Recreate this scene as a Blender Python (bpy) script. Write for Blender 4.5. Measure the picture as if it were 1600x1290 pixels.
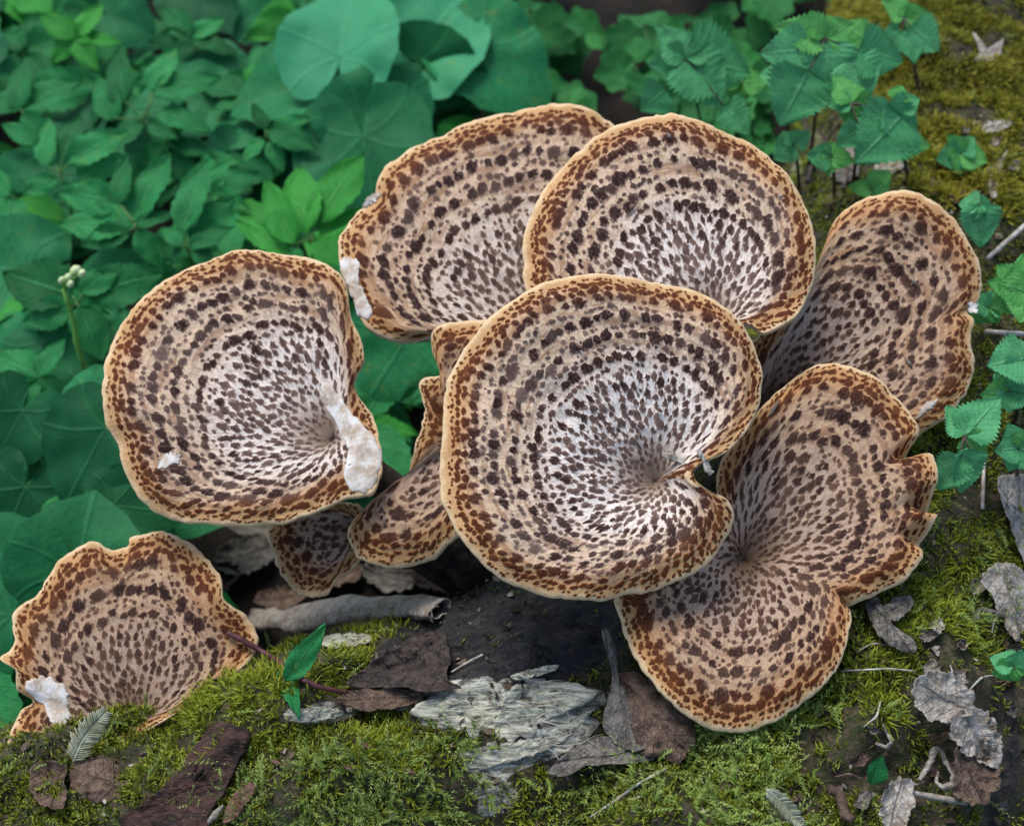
import bpy, math, random
import numpy as np
from mathutils import Vector, Matrix

random.seed(7); RNG = np.random.default_rng(7)
for o in list(bpy.data.objects): bpy.data.objects.remove(o)
scene = bpy.context.scene
COL = scene.collection

# ------------------------------------------------------------------ camera, world, sun, exposure
PITCH = math.radians(50.0)
FPX = 2200.0                                   # focal length in photo pixels (photo is 1600 x 1290)
CAM = np.array([0.0, -0.707, 1.29])
CF = np.array([0.0, math.cos(PITCH), -math.sin(PITCH)])
CR = np.array([1.0, 0.0, 0.0])
CU = np.array([0.0, math.sin(PITCH), math.cos(PITCH)])
cd = bpy.data.cameras.new('camera'); cam = bpy.data.objects.new('camera', cd); COL.objects.link(cam)
cam.location = CAM; cam.rotation_euler = (math.pi/2 - PITCH, 0, 0)
cd.sensor_width = 36.0; cd.lens = 36.0*FPX/1600.0; cd.clip_start = 0.01; cd.clip_end = 200
cd.dof.use_dof = True; cd.dof.focus_distance = 1.07; cd.dof.aperture_fstop = 5.6
scene.camera = cam
SUN_EL, SUN_AZ = math.radians(62), math.radians(-35)     # azimuth: 0 = +y, positive towards +x
w = bpy.data.worlds.new('World'); scene.world = w; w.use_nodes = True
nt = w.node_tree; nt.nodes.clear()
sky = nt.nodes.new('ShaderNodeTexSky'); sky.sky_type = 'NISHITA'; sky.sun_disc = False
sky.sun_elevation = SUN_EL; sky.sun_rotation = SUN_AZ; sky.air_density = 1.0; sky.dust_density = 2.0; sky.ozone_density = 1.0
bg = nt.nodes.new('ShaderNodeBackground'); bg.inputs['Strength'].default_value = 0.13
wo = nt.nodes.new('ShaderNodeOutputWorld')
nt.links.new(sky.outputs[0], bg.inputs[0]); nt.links.new(bg.outputs[0], wo.inputs[0])
sl = bpy.data.lights.new('sun', 'SUN'); sl.energy = 1.7; sl.angle = math.radians(28); sl.color = (1.0, 0.97, 0.92)
so = bpy.data.objects.new('sun', sl); COL.objects.link(so)
sd = Vector((math.sin(SUN_AZ)*math.cos(SUN_EL), math.cos(SUN_AZ)*math.cos(SUN_EL), math.sin(SUN_EL)))
so.rotation_euler = sd.to_track_quat('Z', 'Y').to_euler()
so.location = (0, 0, 3)
vs = scene.view_settings
vs.view_transform = 'Standard'; vs.look = 'None'; vs.gamma = 1.0; vs.use_curve_mapping = False; vs.exposure = 0.78

# ------------------------------------------------------------------ projection helpers
def ray(px, py):
    px = np.asarray(px, float); py = np.asarray(py, float)
    return CF + ((px-800)/FPX)[..., None]*CR - ((py-645)/FPX)[..., None]*CU
def PD(px, py, d):
    return CAM + ray(px, py)*np.asarray(d, float)[..., None]
def PZ(px, py, z):
    r = ray(px, py); return CAM + r*((z-CAM[2])/r[..., 2])[..., None]
def PP(px, py, p0, n):
    r = ray(px, py); return CAM + r*((np.dot(np.asarray(p0)-CAM, n))/(r@n))[..., None]
def proj(p):
    q = np.asarray(p) - CAM; d = q@CF
    return 800+FPX*(q@CR)/d, 645-FPX*(q@CU)/d, d

# ------------------------------------------------------------------ numpy value noise
def _hash(i, j, k, seed):
    h = (i*374761393 + j*668265263 + k*2147483647 + seed*1274126177) & 0xffffffff
    h = ((h ^ (h >> 13))*1274126177) & 0xffffffff
    return ((h ^ (h >> 16)) & 0xffff)/65535.0
def vnoise(p, seed=0):
    p = np.asarray(p, float)
    if p.shape[-1] == 2: p = np.concatenate([p, np.zeros(p.shape[:-1]+(1,))], -1)
    f = np.floor(p); t = p-f; t = t*t*(3-2*t); f = f.astype(np.int64)
    r = 0
    for a in (0, 1):
        for b in (0, 1):
            for c in (0, 1):
                wgt = (t[..., 0] if a else 1-t[..., 0])*(t[..., 1] if b else 1-t[..., 1])*(t[..., 2] if c else 1-t[..., 2])
                r = r + wgt*_hash(f[..., 0]+a, f[..., 1]+b, f[..., 2]+c, seed)
    return r
def fbm(p, seed=0, oct=4):
    p = np.asarray(p, float); r = 0; a = .5; s = 0
    for o in range(oct):
        r = r + a*vnoise(p*2**o, seed+o); s += a; a *= .5
    return r/s                                   # 0..1
def sstep(a, b, x):
    t = np.clip((np.asarray(x, float)-a)/(b-a), 0, 1); return t*t*(3-2*t)
def in_poly(px, py, poly):
    px = np.asarray(px, float); py = np.asarray(py, float); ins = np.zeros(px.shape, bool)
    x, y = poly[:, 0], poly[:, 1]; n = len(poly); j = n-1
    for i in range(n):
        c = ((y[i] > py) != (y[j] > py)) & (px < (x[j]-x[i])*(py-y[i])/(y[j]-y[i]+1e-12)+x[i])
        ins ^= c; j = i
    return ins
def closed_spline(pts, n):
    p = np.asarray(pts, float); m = len(p); out = []
    for i in range(m):
        p0, p1, p2, p3 = p[i-1], p[i], p[(i+1) % m], p[(i+2) % m]
        t = np.linspace(0, 1, 16, endpoint=False)[:, None]
        out.append(.5*((2*p1)+(-p0+p2)*t+(2*p0-5*p1+4*p2-p3)*t*t+(-p0+3*p1-3*p2+p3)*t**3))
    q = np.concatenate(out); q = np.vstack([q, q[:1]])
    L = np.r_[0, np.cumsum(np.linalg.norm(np.diff(q, axis=0), axis=1))]
    s = np.linspace(0, L[-1], n, endpoint=False)
    return np.stack([np.interp(s, L, q[:, 0]), np.interp(s, L, q[:, 1])], 1), L[-1]

# ------------------------------------------------------------------ object helpers
def tag(o, label=None, cat=None, group=None, kind=None):
    if label: o['label'] = label
    if cat: o['category'] = cat
    if group: o['group'] = group
    if kind: o['kind'] = kind
    return o
def mk_mesh(name, verts, faces, mat, smooth=True, attrs=None, uv=None):
    me = bpy.data.meshes.new(name)
    verts = np.asarray(verts, np.float32).reshape(-1, 3); faces = np.asarray(faces, np.int32)
    nf, k = faces.shape
    me.vertices.add(len(verts)); me.vertices.foreach_set('co', verts.ravel())
    me.loops.add(nf*k); me.loops.foreach_set('vertex_index', faces.ravel())
    me.polygons.add(nf); me.polygons.foreach_set('loop_start', np.arange(0, nf*k, k, dtype=np.int32))
    me.polygons.foreach_set('use_smooth', np.full(nf, smooth))
    if attrs:
        for an, av in attrs.items():
            av = np.asarray(av, np.float32)
            if av.ndim == 1:
                a = me.attributes.new(an, 'FLOAT', 'POINT'); a.data.foreach_set('value', av)
            else:
                a = me.attributes.new(an, 'FLOAT_VECTOR', 'POINT'); a.data.foreach_set('vector', av.ravel())
    if mat: me.materials.append(mat)
    me.update(calc_edges=True); me.validate()
    return me
def link(name, me, parent=None, loc=(0, 0, 0)):
    o = bpy.data.objects.new(name, me); COL.objects.link(o); o.location = loc
    if parent: o.parent = parent
    return o
def empty(name, loc):
    o = bpy.data.objects.new(name, None); COL.objects.link(o); o.location = loc; o.empty_display_size = .02
    return o
def grid_faces(nr, nc, wrap=False):
    i = np.arange(nr-1)[:, None]; j = np.arange(nc if wrap else nc-1)[None, :]
    a = i*nc+j; b = i*nc+(j+1) % nc; c = (i+1)*nc+(j+1) % nc; d = (i+1)*nc+j
    return np.stack([a, b, c, d], -1).reshape(-1, 4)
def tube(pts, rad, ns=6, jit=0, seed=1):
    pts = np.asarray(pts, float); n = len(pts); rad = np.broadcast_to(np.asarray(rad, float), (n,))
    T = np.gradient(pts, axis=0); T /= np.linalg.norm(T, axis=1)[:, None]+1e-12
    ref = np.array([.31, .17, .93]); A = np.cross(T, ref); A /= np.linalg.norm(A, axis=1)[:, None]+1e-12
    B = np.cross(T, A); th = np.linspace(0, 2*math.pi, ns, endpoint=False)
    R = rad[:, None]*np.ones(ns)
    if jit: R = R*(1+jit*(np.random.default_rng(seed).random((n, ns))-.5))
    V = pts[:, None]+R[..., None]*(np.cos(th)[None, :, None]*A[:, None]+np.sin(th)[None, :, None]*B[:, None])
    F = grid_faces(n, ns, True)
    V = np.concatenate([V.reshape(-1, 3), pts[:1], pts[-1:]]); k = n*ns
    j = np.arange(ns)
    cap0 = np.stack([np.full(ns, k), (j+1) % ns, j, j], 1); cap1 = np.stack([np.full(ns, k+1), (n-1)*ns+j, (n-1)*ns+(j+1) % ns, (n-1)*ns+j], 1)
    # end caps as thin quads collapsed onto triangles are invalid: use ring shrink instead
    V2 = V[:k].reshape(n, ns, 3)
    e0 = pts[0]+(V2[0]-pts[0])*.05; e1 = pts[-1]+(V2[-1]-pts[-1])*.05
    V3 = np.concatenate([e0[None], V2, e1[None]]).reshape(-1, 3)
    return V3, grid_faces(n+2, ns, True)
def bez(a, b, c, n=8):
    t = np.linspace(0, 1, n)[:, None]; a, b, c = map(lambda q: np.asarray(q, float), (a, b, c))
    return (1-t)**2*a+2*t*(1-t)*b+t*t*c

# ------------------------------------------------------------------ node helpers / materials
class NT:
    def __init__(s, name):
        s.m = bpy.data.materials.new(name); s.m.use_nodes = True; s.t = s.m.node_tree; s.t.nodes.clear()
        s.out = s.n('ShaderNodeOutputMaterial')
    def n(s, t, **k):
        x = s.t.nodes.new(t)
        for a, b in k.items(): setattr(x, a, b)
        return x
    def put(s, sock, v):
        if hasattr(v, 'is_output'): s.t.links.new(v, sock)
        else:
            try: sock.default_value = v
            except Exception: sock.default_value = (*v, 1)
    def attr(s, name, vec=False):
        a = s.n('ShaderNodeAttribute', attribute_name=name); return a.outputs['Vector' if vec else 'Fac']
    def math(s, op, a, b=0.0, c=0.0, clamp=False):
        x = s.n('ShaderNodeMath', operation=op, use_clamp=clamp)
        for i, v in enumerate((a, b, c)): s.put(x.inputs[i], v)
        return x.outputs[0]
    def mix(s, f, a, b, bt='MIX'):
        x = s.n('ShaderNodeMix', data_type='RGBA', blend_type=bt); s.put(x.inputs[0], f)
        s.put(x.inputs[6], a if hasattr(a, 'is_output') else (*a, 1)); s.put(x.inputs[7], b if hasattr(b, 'is_output') else (*b, 1)); return x.outputs[2]
    def ramp(s, f, stops, ease='LINEAR'):
        x = s.n('ShaderNodeValToRGB'); x.color_ramp.interpolation = ease; s.put(x.inputs[0], f)
        el = x.color_ramp.elements
        while len(el) < len(stops): el.new(.5)
        for e, (p, c) in zip(el, stops): e.position = p; e.color = (*c, 1) if not isinstance(c, (int, float)) else (c, c, c, 1)
        return x.outputs[0]
    def smooth(s, f, a, b):
        x = s.n('ShaderNodeMapRange', interpolation_type='SMOOTHSTEP'); s.put(x.inputs[0], f)
        s.put(x.inputs[1], a); s.put(x.inputs[2], b); return x.outputs[0]
    def noise(s, vec, scale, detail=3, rough=.55, dist=0):
        x = s.n('ShaderNodeTexNoise'); x.inputs['Scale'].default_value = scale; x.inputs['Detail'].default_value = detail
        x.inputs['Roughness'].default_value = rough; x.inputs['Distortion'].default_value = dist
        if vec is not None: s.t.links.new(vec, x.inputs['Vector'])
        return x.outputs[0]
    def coord(s): return s.n('ShaderNodeTexCoord').outputs['Object']
    def geo(s): return s.n('ShaderNodeNewGeometry').outputs['Position']
    def scalev(s, v, sc):
        x = s.n('ShaderNodeVectorMath', operation='MULTIPLY'); s.t.links.new(v, x.inputs[0]); x.inputs[1].default_value = sc; return x.outputs[0]
    def bump(s, h, st, dist=.001):
        b = s.n('ShaderNodeBump'); b.inputs['Strength'].default_value = st; b.inputs['Distance'].default_value = dist
        s.t.links.new(h, b.inputs['Height']); return b.outputs[0]
    def bsdf(s, col, rough=.6, nrm=None, spec=.3, trans=None, tcol=None):
        p = s.n('ShaderNodeBsdfPrincipled'); s.put(p.inputs['Base Color'], col); s.put(p.inputs['Roughness'], rough)
        p.inputs['Specular IOR Level'].default_value = spec
        if nrm is not None: s.t.links.new(nrm, p.inputs['Normal'])
        o = p.outputs[0]
        if trans:
            t = s.n('ShaderNodeBsdfTranslucent'); s.put(t.inputs[0], tcol if tcol is not None else col)
            if nrm is not None: s.t.links.new(nrm, t.inputs['Normal'])
            mx = s.n('ShaderNodeMixShader'); mx.inputs[0].default_value = trans
            s.t.links.new(o, mx.inputs[1]); s.t.links.new(t.outputs[0], mx.inputs[2]); o = mx.outputs[0]
        s.t.links.new(o, s.out.inputs[0]); return s.m

def mat_cap():
    m = NT('fungus_cap')
    r, e, fib, dk, rnd, wh = m.attr('r'), m.attr('edge'), m.attr('fib', True), m.attr('dk'), m.attr('rnd'), m.attr('wht')
    f1 = m.noise(m.scalev(fib, (1, 1, .80)), 42, 4, .65)
    f2 = m.noise(m.scalev(fib, (1, 1, .9)), 16, 3, .6)
    f3 = m.noise(m.scalev(fib, (1, 1, .55)), 85, 2, .6)
    rg = m.noise(m.scalev(fib, (.22, .22, 1.5)), 20, 3, .6)         # concentric zones
    iso = m.noise(m.geo(), 460, 3, .6)
    big = m.noise(m.geo(), 30, 3, .5)
    inv = lambda x: m.math('SUBTRACT', 1.0, x)
    mul = lambda a, b: m.math('MULTIPLY', a, b)
    # pale flesh between the scales: white funnel, tan middle, rusty outer zone, cream lip
    cen = m.mix(wh, (.37, .255, .18), (.82, .745, .665))
    mid = m.mix(wh, (.41, .275, .17), (.60, .45, .31))
    flesh = m.mix(m.smooth(m.math('ADD', r, mul(m.math('SUBTRACT', big, .5), .2)), .40, .72), cen, mid)
    flesh = m.mix(mul(m.smooth(f1, .48, .60), .48), flesh, m.mix(wh, (.20, .12, .075), (.26, .165, .115)))
    flesh = m.mix(mul(m.smooth(f3, .5, .62), .28), flesh, (.22, .135, .09))
    flesh = m.mix(mul(mul(m.smooth(rg, .48, .62), m.smooth(r, .45, .7)), .68), flesh, (.23, .115, .055))
    flesh = m.mix(mul(inv(m.smooth(m.math('ADD', r, mul(m.math('SUBTRACT', iso, .5), .12)), .05, .28)), .85), flesh, (.20, .13, .075))
    ed = m.math('ADD', e, mul(m.math('SUBTRACT', big, .5), 44.0))
    flesh = m.mix(mul(inv(m.smooth(ed, 16.0, 66.0)), .74), flesh, (.41, .205, .072))
    flesh = m.mix(mul(inv(m.smooth(ed, 2.0, 26.0)), .55), flesh, (.55, .34, .15))
    rim = inv(m.smooth(m.math('ADD', e, mul(m.math('SUBTRACT', f2, .5), 18.0)), -1.0, 9.0))
    flesh = m.mix(mul(rim, .90), flesh, (.66, .50, .30))
    # scales: dark at the outer tip, fading to a brown fringe
    k = m.math('ADD', dk, mul(m.math('SUBTRACT', f1, .5), 1.25))
    k = m.math('ADD', k, mul(m.math('SUBTRACT', iso, .5), .70))
    sc_in = m.mix(wh, (.050, .026, .018), (.085, .054, .044))
    sc = m.mix(m.smooth(r, .22, .52), sc_in, (.024, .0095, .008))
    sc = m.mix(inv(m.smooth(ed, 20.0, 64.0)), sc, (.070, .019, .006))
    fr_ = m.mix(inv(m.smooth(ed, 20.0, 64.0)), m.mix(wh, (.20, .115, .072), (.30, .205, .16)), (.23, .085, .026))
    sc = m.mix(m.smooth(k, .36, .66), fr_, sc)
    sc = m.mix(mul(rnd, .50), sc, fr_)
    sc = m.mix(mul(m.smooth(f3, .5, .66), .25), sc, fr_)
    fac = mul(m.smooth(k, .26, .40), m.smooth(dk, 0.0, .10))
    col = m.mix(fac, flesh, sc)
    col = m.mix(mul(m.smooth(iso, .5, .75), .15), col, (.20, .12, .08))
    h = m.math('ADD', mul(f1, .8), mul(iso, .5))
    return m.bsdf(col, .8, m.bump(h, .8, .0015), .12)
def mat_simple(name, c1, c2, scale=60, rough=.8, bump=.4, bd=.002, stretch=(1, 1, 1), c3=None, spec=.25, trans=None):
    m = NT(name); v = m.scalev(m.coord(), stretch)
    a = m.noise(v, scale, 5, .62); b = m.noise(v, scale*4.3, 3, .6)
    col = m.mix(m.smooth(a, .36, .66), c1, c2)
    if c3: col = m.mix(m.smooth(b, .52, .72), col, c3)
    h = m.math('ADD', a, m.math('MULTIPLY', b, .5))
    return m.bsdf(col, rough, m.bump(h, bump, bd), spec, trans)
def mat_dead(name, c1, c2, c3, vein, scale=110, trans=.12):
    m = NT(name); uv = m.attr('luv', True); p = m.coord()
    sx = m.n('ShaderNodeSeparateXYZ'); m.t.links.new(uv, sx.inputs[0]); t, s = sx.outputs[0], sx.outputs[1]
    wob = m.noise(p, 60, 2); a = m.math('ABSOLUTE', m.math('ADD', s, m.math('MULTIPLY', m.math('SUBTRACT', wob, .5), .3)))
    mid = m.math('SUBTRACT', 1.0, m.smooth(a, .02, .10))
    fr = m.math('ABSOLUTE', m.math('SUBTRACT', m.math('FRACT', m.math('ADD', m.math('SUBTRACT', m.math('MULTIPLY', t, 6.0), m.math('MULTIPLY', a, 1.6)), 20.0)), .5))
    vv = m.math('MAXIMUM', mid, m.math('MULTIPLY', m.math('SUBTRACT', 1.0, m.smooth(fr, .02, .10)), .5))
    n1 = m.noise(p, scale, 5, .65); n2 = m.noise(p, scale*4, 4, .65)
    col = m.mix(m.smooth(n1, .35, .65), c1, c2); col = m.mix(m.math('MULTIPLY', m.smooth(n2, .5, .7), .7), col, c3)
    col = m.mix(m.math('MULTIPLY', vv, .35), col, vein)
    h = m.math('ADD', m.math('MULTIPLY', vv, -.8), m.math('ADD', n1, m.math('MULTIPLY', n2, .6)))
    return m.bsdf(col, .75, m.bump(h, .8, .003), .25, trans)
def mat_leaf(name, c_dark, c_light, vein, kind, trans=.28):
    m = NT(name); uv = m.attr('luv', True)
    sx = m.n('ShaderNodeSeparateXYZ'); m.t.links.new(uv, sx.inputs[0]); t, s = sx.outputs[0], sx.outputs[1]
    rnd = m.n('ShaderNodeObjectInfo').outputs['Random']
    nz = m.noise(m.coord(), 3.0, 4, .6)
    col = m.mix(m.math('ADD', m.math('MULTIPLY', rnd, .75), m.math('MULTIPLY', m.math('SUBTRACT', nz, .5), .6), clamp=True), c_dark, c_light)
    blem = m.noise(m.coord(), 7.0, 4, .7)                             # a few leaves yellow in blotches
    col = m.mix(m.math('MULTIPLY', m.math('MULTIPLY', m.smooth(blem, .56, .72), m.smooth(rnd, .55, .95)), .55), col, (.17, .26, .035))
    if kind == 'pinnate':
        a = m.math('ABSOLUTE', s)
        mid = m.math('SUBTRACT', 1.0, m.smooth(a, .02, .09))
        ph = m.math('SUBTRACT', m.math('MULTIPLY', t, 8.0), m.math('MULTIPLY', a, 2.4))
        fr = m.math('ABSOLUTE', m.math('SUBTRACT', m.math('FRACT', m.math('ADD', ph, 20.0)), .5))
        side = m.math('SUBTRACT', 1.0, m.smooth(fr, .02, .10))
    else:                                        # palmate: t = angle/pi, s = radius
        ph = m.math('ADD', m.math('MULTIPLY', m.math('SUBTRACT', t, m.math('MULTIPLY', m.math('MULTIPLY', t, s), .38)), 3.6), 8.0)
        fr = m.math('ABSOLUTE', m.math('SUBTRACT', m.math('FRACT', m.math('ADD', ph, .5)), .5))
        wv = m.math('MULTIPLY', fr, s)
        mid = m.math('MULTIPLY', m.math('SUBTRACT', 1.0, m.smooth(wv, .003, .030)), .5); side = m.math('MULTIPLY', mid, .5)
    vv = m.math('MAXIMUM', mid, m.math('MULTIPLY', side, .55))
    vo = m.n('ShaderNodeTexVoronoi', feature='SMOOTH_F1'); vo.inputs['Scale'].default_value = 22; m.t.links.new(m.coord(), vo.inputs['Vector'])
    fine = m.math('ADD', m.math('MULTIPLY', m.noise(m.coord(), 26, 3, .6), .5), m.math('MULTIPLY', vo.outputs['Distance'], .6))
    col = m.mix(m.math('MULTIPLY', vv, .38 if kind == 'pinnate' else .30), col, vein)
    col = m.mix(m.math('MULTIPLY', m.smooth(fine, .42, .75), .42), col, c_dark)
    h = m.math('SUBTRACT', m.math('MULTIPLY', fine, .5), vv)
    tc = m.mix(.5, col, vein)
    return m.bsdf(col, .62, m.bump(h, .7, .0020), .16, trans, tc)
def mat_log():
    m = NT('log_surface'); p = m.geo()
    wood, dark, moss = m.attr('wood'), m.attr('dark'), m.attr('moss')
    fibre = m.noise(m.scalev(p, (1, 3.2, 3)), 60, 5, .65, .6)
    a = m.noise(p, 55, 6, .65); b = m.noise(p, 240, 4, .65)
    soil = m.mix(m.smooth(a, .35, .65), (.030, .022, .016), (.105, .075, .050))
    soil = m.mix(m.smooth(b, .55, .72), soil, (.17, .135, .10))
    soil = m.mix(m.math('MULTIPLY', moss, m.smooth(b, .42, .58)), soil, (.030, .042, .010))
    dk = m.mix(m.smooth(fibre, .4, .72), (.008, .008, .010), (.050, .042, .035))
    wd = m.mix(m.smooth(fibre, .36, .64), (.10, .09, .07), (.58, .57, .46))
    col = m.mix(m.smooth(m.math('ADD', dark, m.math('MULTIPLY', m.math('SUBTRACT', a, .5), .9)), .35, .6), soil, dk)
    col = m.mix(m.smooth(m.math('ADD', wood, m.math('MULTIPLY', m.math('SUBTRACT', a, .5), 1.0)), .42, .58), col, wd)
    h = m.math('ADD', a, m.math('ADD', m.math('MULTIPLY', b, .35), m.math('MULTIPLY', fibre, .7)))
    return m.bsdf(col, m.mix(dark, (.85,)*3, (.5,)*3), m.bump(h, .9, .006), .3)
def mat_moss(name, c1, c2, c3):
    m = NT(name); t, rn = m.attr('t'), m.attr('rnd')
    col = m.mix(rn, c1, c2); col = m.mix(m.smooth(t, .45, 1.0), col, c3)
    return m.bsdf(col, .6, None, .25, .3)
def mat_litter():
    m = NT('litter'); rn = m.attr('rnd')
    col = m.ramp(rn, [(0, (.02, .014, .01)), (.35, (.085, .055, .035)), (.7, (.15, .115, .082)), (1, (.36, .32, .27))])
    return m.bsdf(col, .8, m.bump(m.noise(m.geo(), 300, 3), .5, .002), .25)
def mat_ground():
    m = NT('forest_soil'); p = m.geo()
    a = m.noise(p, 9, 6, .65); b = m.noise(p, 70, 5, .65)
    col = m.mix(m.smooth(a, .35, .65), (.006, .005, .004), (.020, .015, .011)); col = m.mix(m.smooth(b, .55, .75), col, (.045, .034, .025))
    return m.bsdf(col, .9, m.bump(m.math('ADD', a, b), .8, .02), .2)

M_CAP = mat_cap(); M_LOG = mat_log(); M_LIT = mat_litter(); M_GROUND = mat_ground()
M_PORE = mat_simple('fungus_underside', (.62, .50, .34), (.74, .63, .46), 120, .8, .4, .001)
M_FLESH = mat_simple('torn_white_flesh', (.40, .32, .24), (.66, .65, .62), 75, .9, .5, .002, c3=(.64, .57, .48))
M_STEM = mat_simple('fungus_stem', (.012, .009, .007), (.06, .042, .032), 70, .85, .6, .004)
M_DEAD = mat_dead('dead_leaf_brown', (.075, .047, .033), (.17, .115, .082), (.25, .19, .145), (.05, .03, .022))
M_DEADG = mat_dead('dead_leaf_grey', (.10, .088, .073), (.22, .20, .17), (.33, .31, .275), (.07, .06, .05))
M_PALE = mat_dead('pale_papery', (.20, .165, .125), (.42, .385, .33), (.60, .58, .54), (.14, .11, .08), 90, .06)
M_OLD = mat_simple('old_bracket', (.13, .10, .07), (.40, .37, .32), 130, .85, .9, .004, (1, 1, 1), (.60, .58, .54))
M_DARKLEAF = mat_dead('dead_leaf_dark', (.022, .016, .014), (.070, .052, .045), (.12, .10, .09), (.015, .011, .010))
M_BARK = mat_simple('bark_dark', (.014, .008, .007), (.060, .030, .022), 42, .7, .9, .006, (1, 3, 1), (.10, .055, .042))
M_REDBARK = mat_simple('bark_red', (.09, .045, .035), (.20, .11, .085), 90, .8, .8, .004, (1, 4, 1))
M_TWIG = mat_simple('twig', (.055, .035, .03), (.16, .10, .085), 120, .7, .5, .001)
M_REDTWIG = mat_simple('twig_red', (.050, .018, .020), (.12, .045, .045), 120, .5, .4, .001)
M_PALETWIG = mat_simple('twig_pale', (.24, .21, .17), (.50, .47, .42), 120, .75, .4, .001)
M_WOOD = mat_simple('pale_rotten_wood', (.17, .16, .115), (.56, .56, .43), 75, .9, .6, .004, (.8, 5, 5), (.70, .70, .60))
M_FEATH = mat_simple('dried_frond', (.20, .21, .13), (.40, .42, .30), 90, .8, .3, .001)
M_STALK = mat_simple('green_stalk', (.05, .13, .03), (.11, .24, .06), 60, .5, .2, .001)
M_DSTALK = mat_simple('dark_stalk', (.035, .030, .025), (.09, .06, .05), 80, .6, .3, .001)
M_BSTALK = mat_simple('bright_stalk', (.16, .38, .06), (.26, .52, .10), 60, .5, .2, .001)
M_BUD = mat_simple('pale_bud', (.45, .58, .25), (.66, .76, .42), 90, .5, .2, .001)
M_ELDER = mat_leaf('ground_elder_leaf', (.007, .090, .024), (.045, .370, .105), (.10, .45, .16), 'pinnate')
M_ELDERB = mat_leaf('ground_elder_leaf_bright', (.026, .23, .030), (.070, .40, .060), (.13, .46, .12), 'pinnate')
M_HEART = mat_leaf('heart_leaf', (.006, .080, .027), (.030, .270, .095), (.07, .36, .14), 'palmate', .22)
M_HEARTP = mat_leaf('heart_leaf_pale', (.030, .235, .105), (.065, .36, .165), (.13, .46, .24), 'palmate', .22)
M_SMALL = mat_leaf('small_round_leaf', (.014, .110, .026), (.075, .37, .090), (.14, .46, .14), 'palmate', .28)
M_NETTLE = mat_leaf('serrated_leaf', (.055, .27, .10), (.14, .50, .21), (.24, .62, .30), 'pinnate', .25)
M_NETTLEB = mat_leaf('serrated_leaf_young', (.085, .34, .075), (.16, .50, .13), (.25, .58, .20), 'pinnate', .3)
M_MOSS = mat_moss('moss_short', (.018, .036, .005), (.21, .26, .020), (.42, .46, .048))
M_MOSSL = mat_moss('moss_long', (.035, .075, .010), (.22, .32, .06), (.44, .55, .16))
M_MOSSY = mat_moss('moss_yellow', (.060, .075, .008), (.28, .26, .022), (.48, .44, .06))

# ------------------------------------------------------------------ ground and log
AX_U = np.array([math.sin(math.radians(20)), math.cos(math.radians(20))]); AX_V = np.array([AX_U[1], -AX_U[0]])
def blob(px, py, cx, cy, rx, ry, rot=0):
    c, s = math.cos(math.radians(rot)), math.sin(math.radians(rot))
    dx, dy = px-cx, py-cy
    return sstep(1.25, .75, np.sqrt(((dx*c+dy*s)/rx)**2+((-dx*s+dy*c)/ry)**2))
def Hlog(x, y):
    x = np.asarray(x, float); y = np.asarray(y, float)
    P = np.stack([x, y], -1)
    wob = (fbm(P*5, 3, 3)-.5)*.07
    s = (x-.235)*AX_V[0]+(y+.2)*AX_V[1]+wob
    q = np.clip(np.abs(s)/.215, 0, 1.2)
    h1 = np.where(q < 1, .345*np.clip(1-q**2.6, 0, 1)**.55, -.2*(q-1)*5)
    # the low fork running off to the left
    a = np.array([-.62, -.385]); b = np.array([.10, -.125]); d = b-a; L2 = d@d
    t = np.clip(((x-a[0])*d[0]+(y-a[1])*d[1])/L2, 0, 1)
    dd = np.hypot(x-(a[0]+t*d[0]), y-(a[1]+t*d[1]))+wob*.8
    q2 = np.clip(dd/.185, 0, 1.2)
    h2 = np.where(q2 < 1, (.268+.067*t)*np.clip(1-q2**2.6, 0, 1)**.55, -.2*(q2-1)*5)
    k = .03; m = np.clip(.5+.5*(h1-h2)/k, 0, 1); h = h2*(1-m)+h1*m+k*m*(1-m)
    h = h+(fbm(P*11, 11, 4)-.5)*.055+(fbm(P*42, 21, 3)-.5)*.030
    return h
HX0, HY0, HS = -.95, -.85, .005
_hx = np.arange(HX0, 1.35, HS); _hy = np.arange(HY0, 1.9, HS); _HG = Hlog(*np.meshgrid(_hx, _hy))
_Hexact = Hlog
def Hlog(x, y):
    fx = np.clip((np.asarray(x, float)-HX0)/HS, 0, len(_hx)-1.001); fy = np.clip((np.asarray(y, float)-HY0)/HS, 0, len(_hy)-1.001)
    i = fx.astype(int); j = fy.astype(int); a = fx-i; b = fy-j
    return (_HG[j, i]*(1-a)+_HG[j, i+1]*a)*(1-b)+(_HG[j+1, i]*(1-a)+_HG[j+1, i+1]*a)*b
def loghit(px, py):
    px = np.atleast_1d(np.asarray(px, float)); py = np.atleast_1d(np.asarray(py, float))
    r = ray(px, py); d = np.full(px.shape, .7); done = np.zeros(px.shape, bool)
    for i in range(330):
        p = CAM+r*d[:, None]; below = p[:, 2] < np.maximum(Hlog(p[:, 0], p[:, 1]), .0)
        done |= below; d = np.where(done, d, d+.005)
        if done.all(): break
    return d
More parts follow.
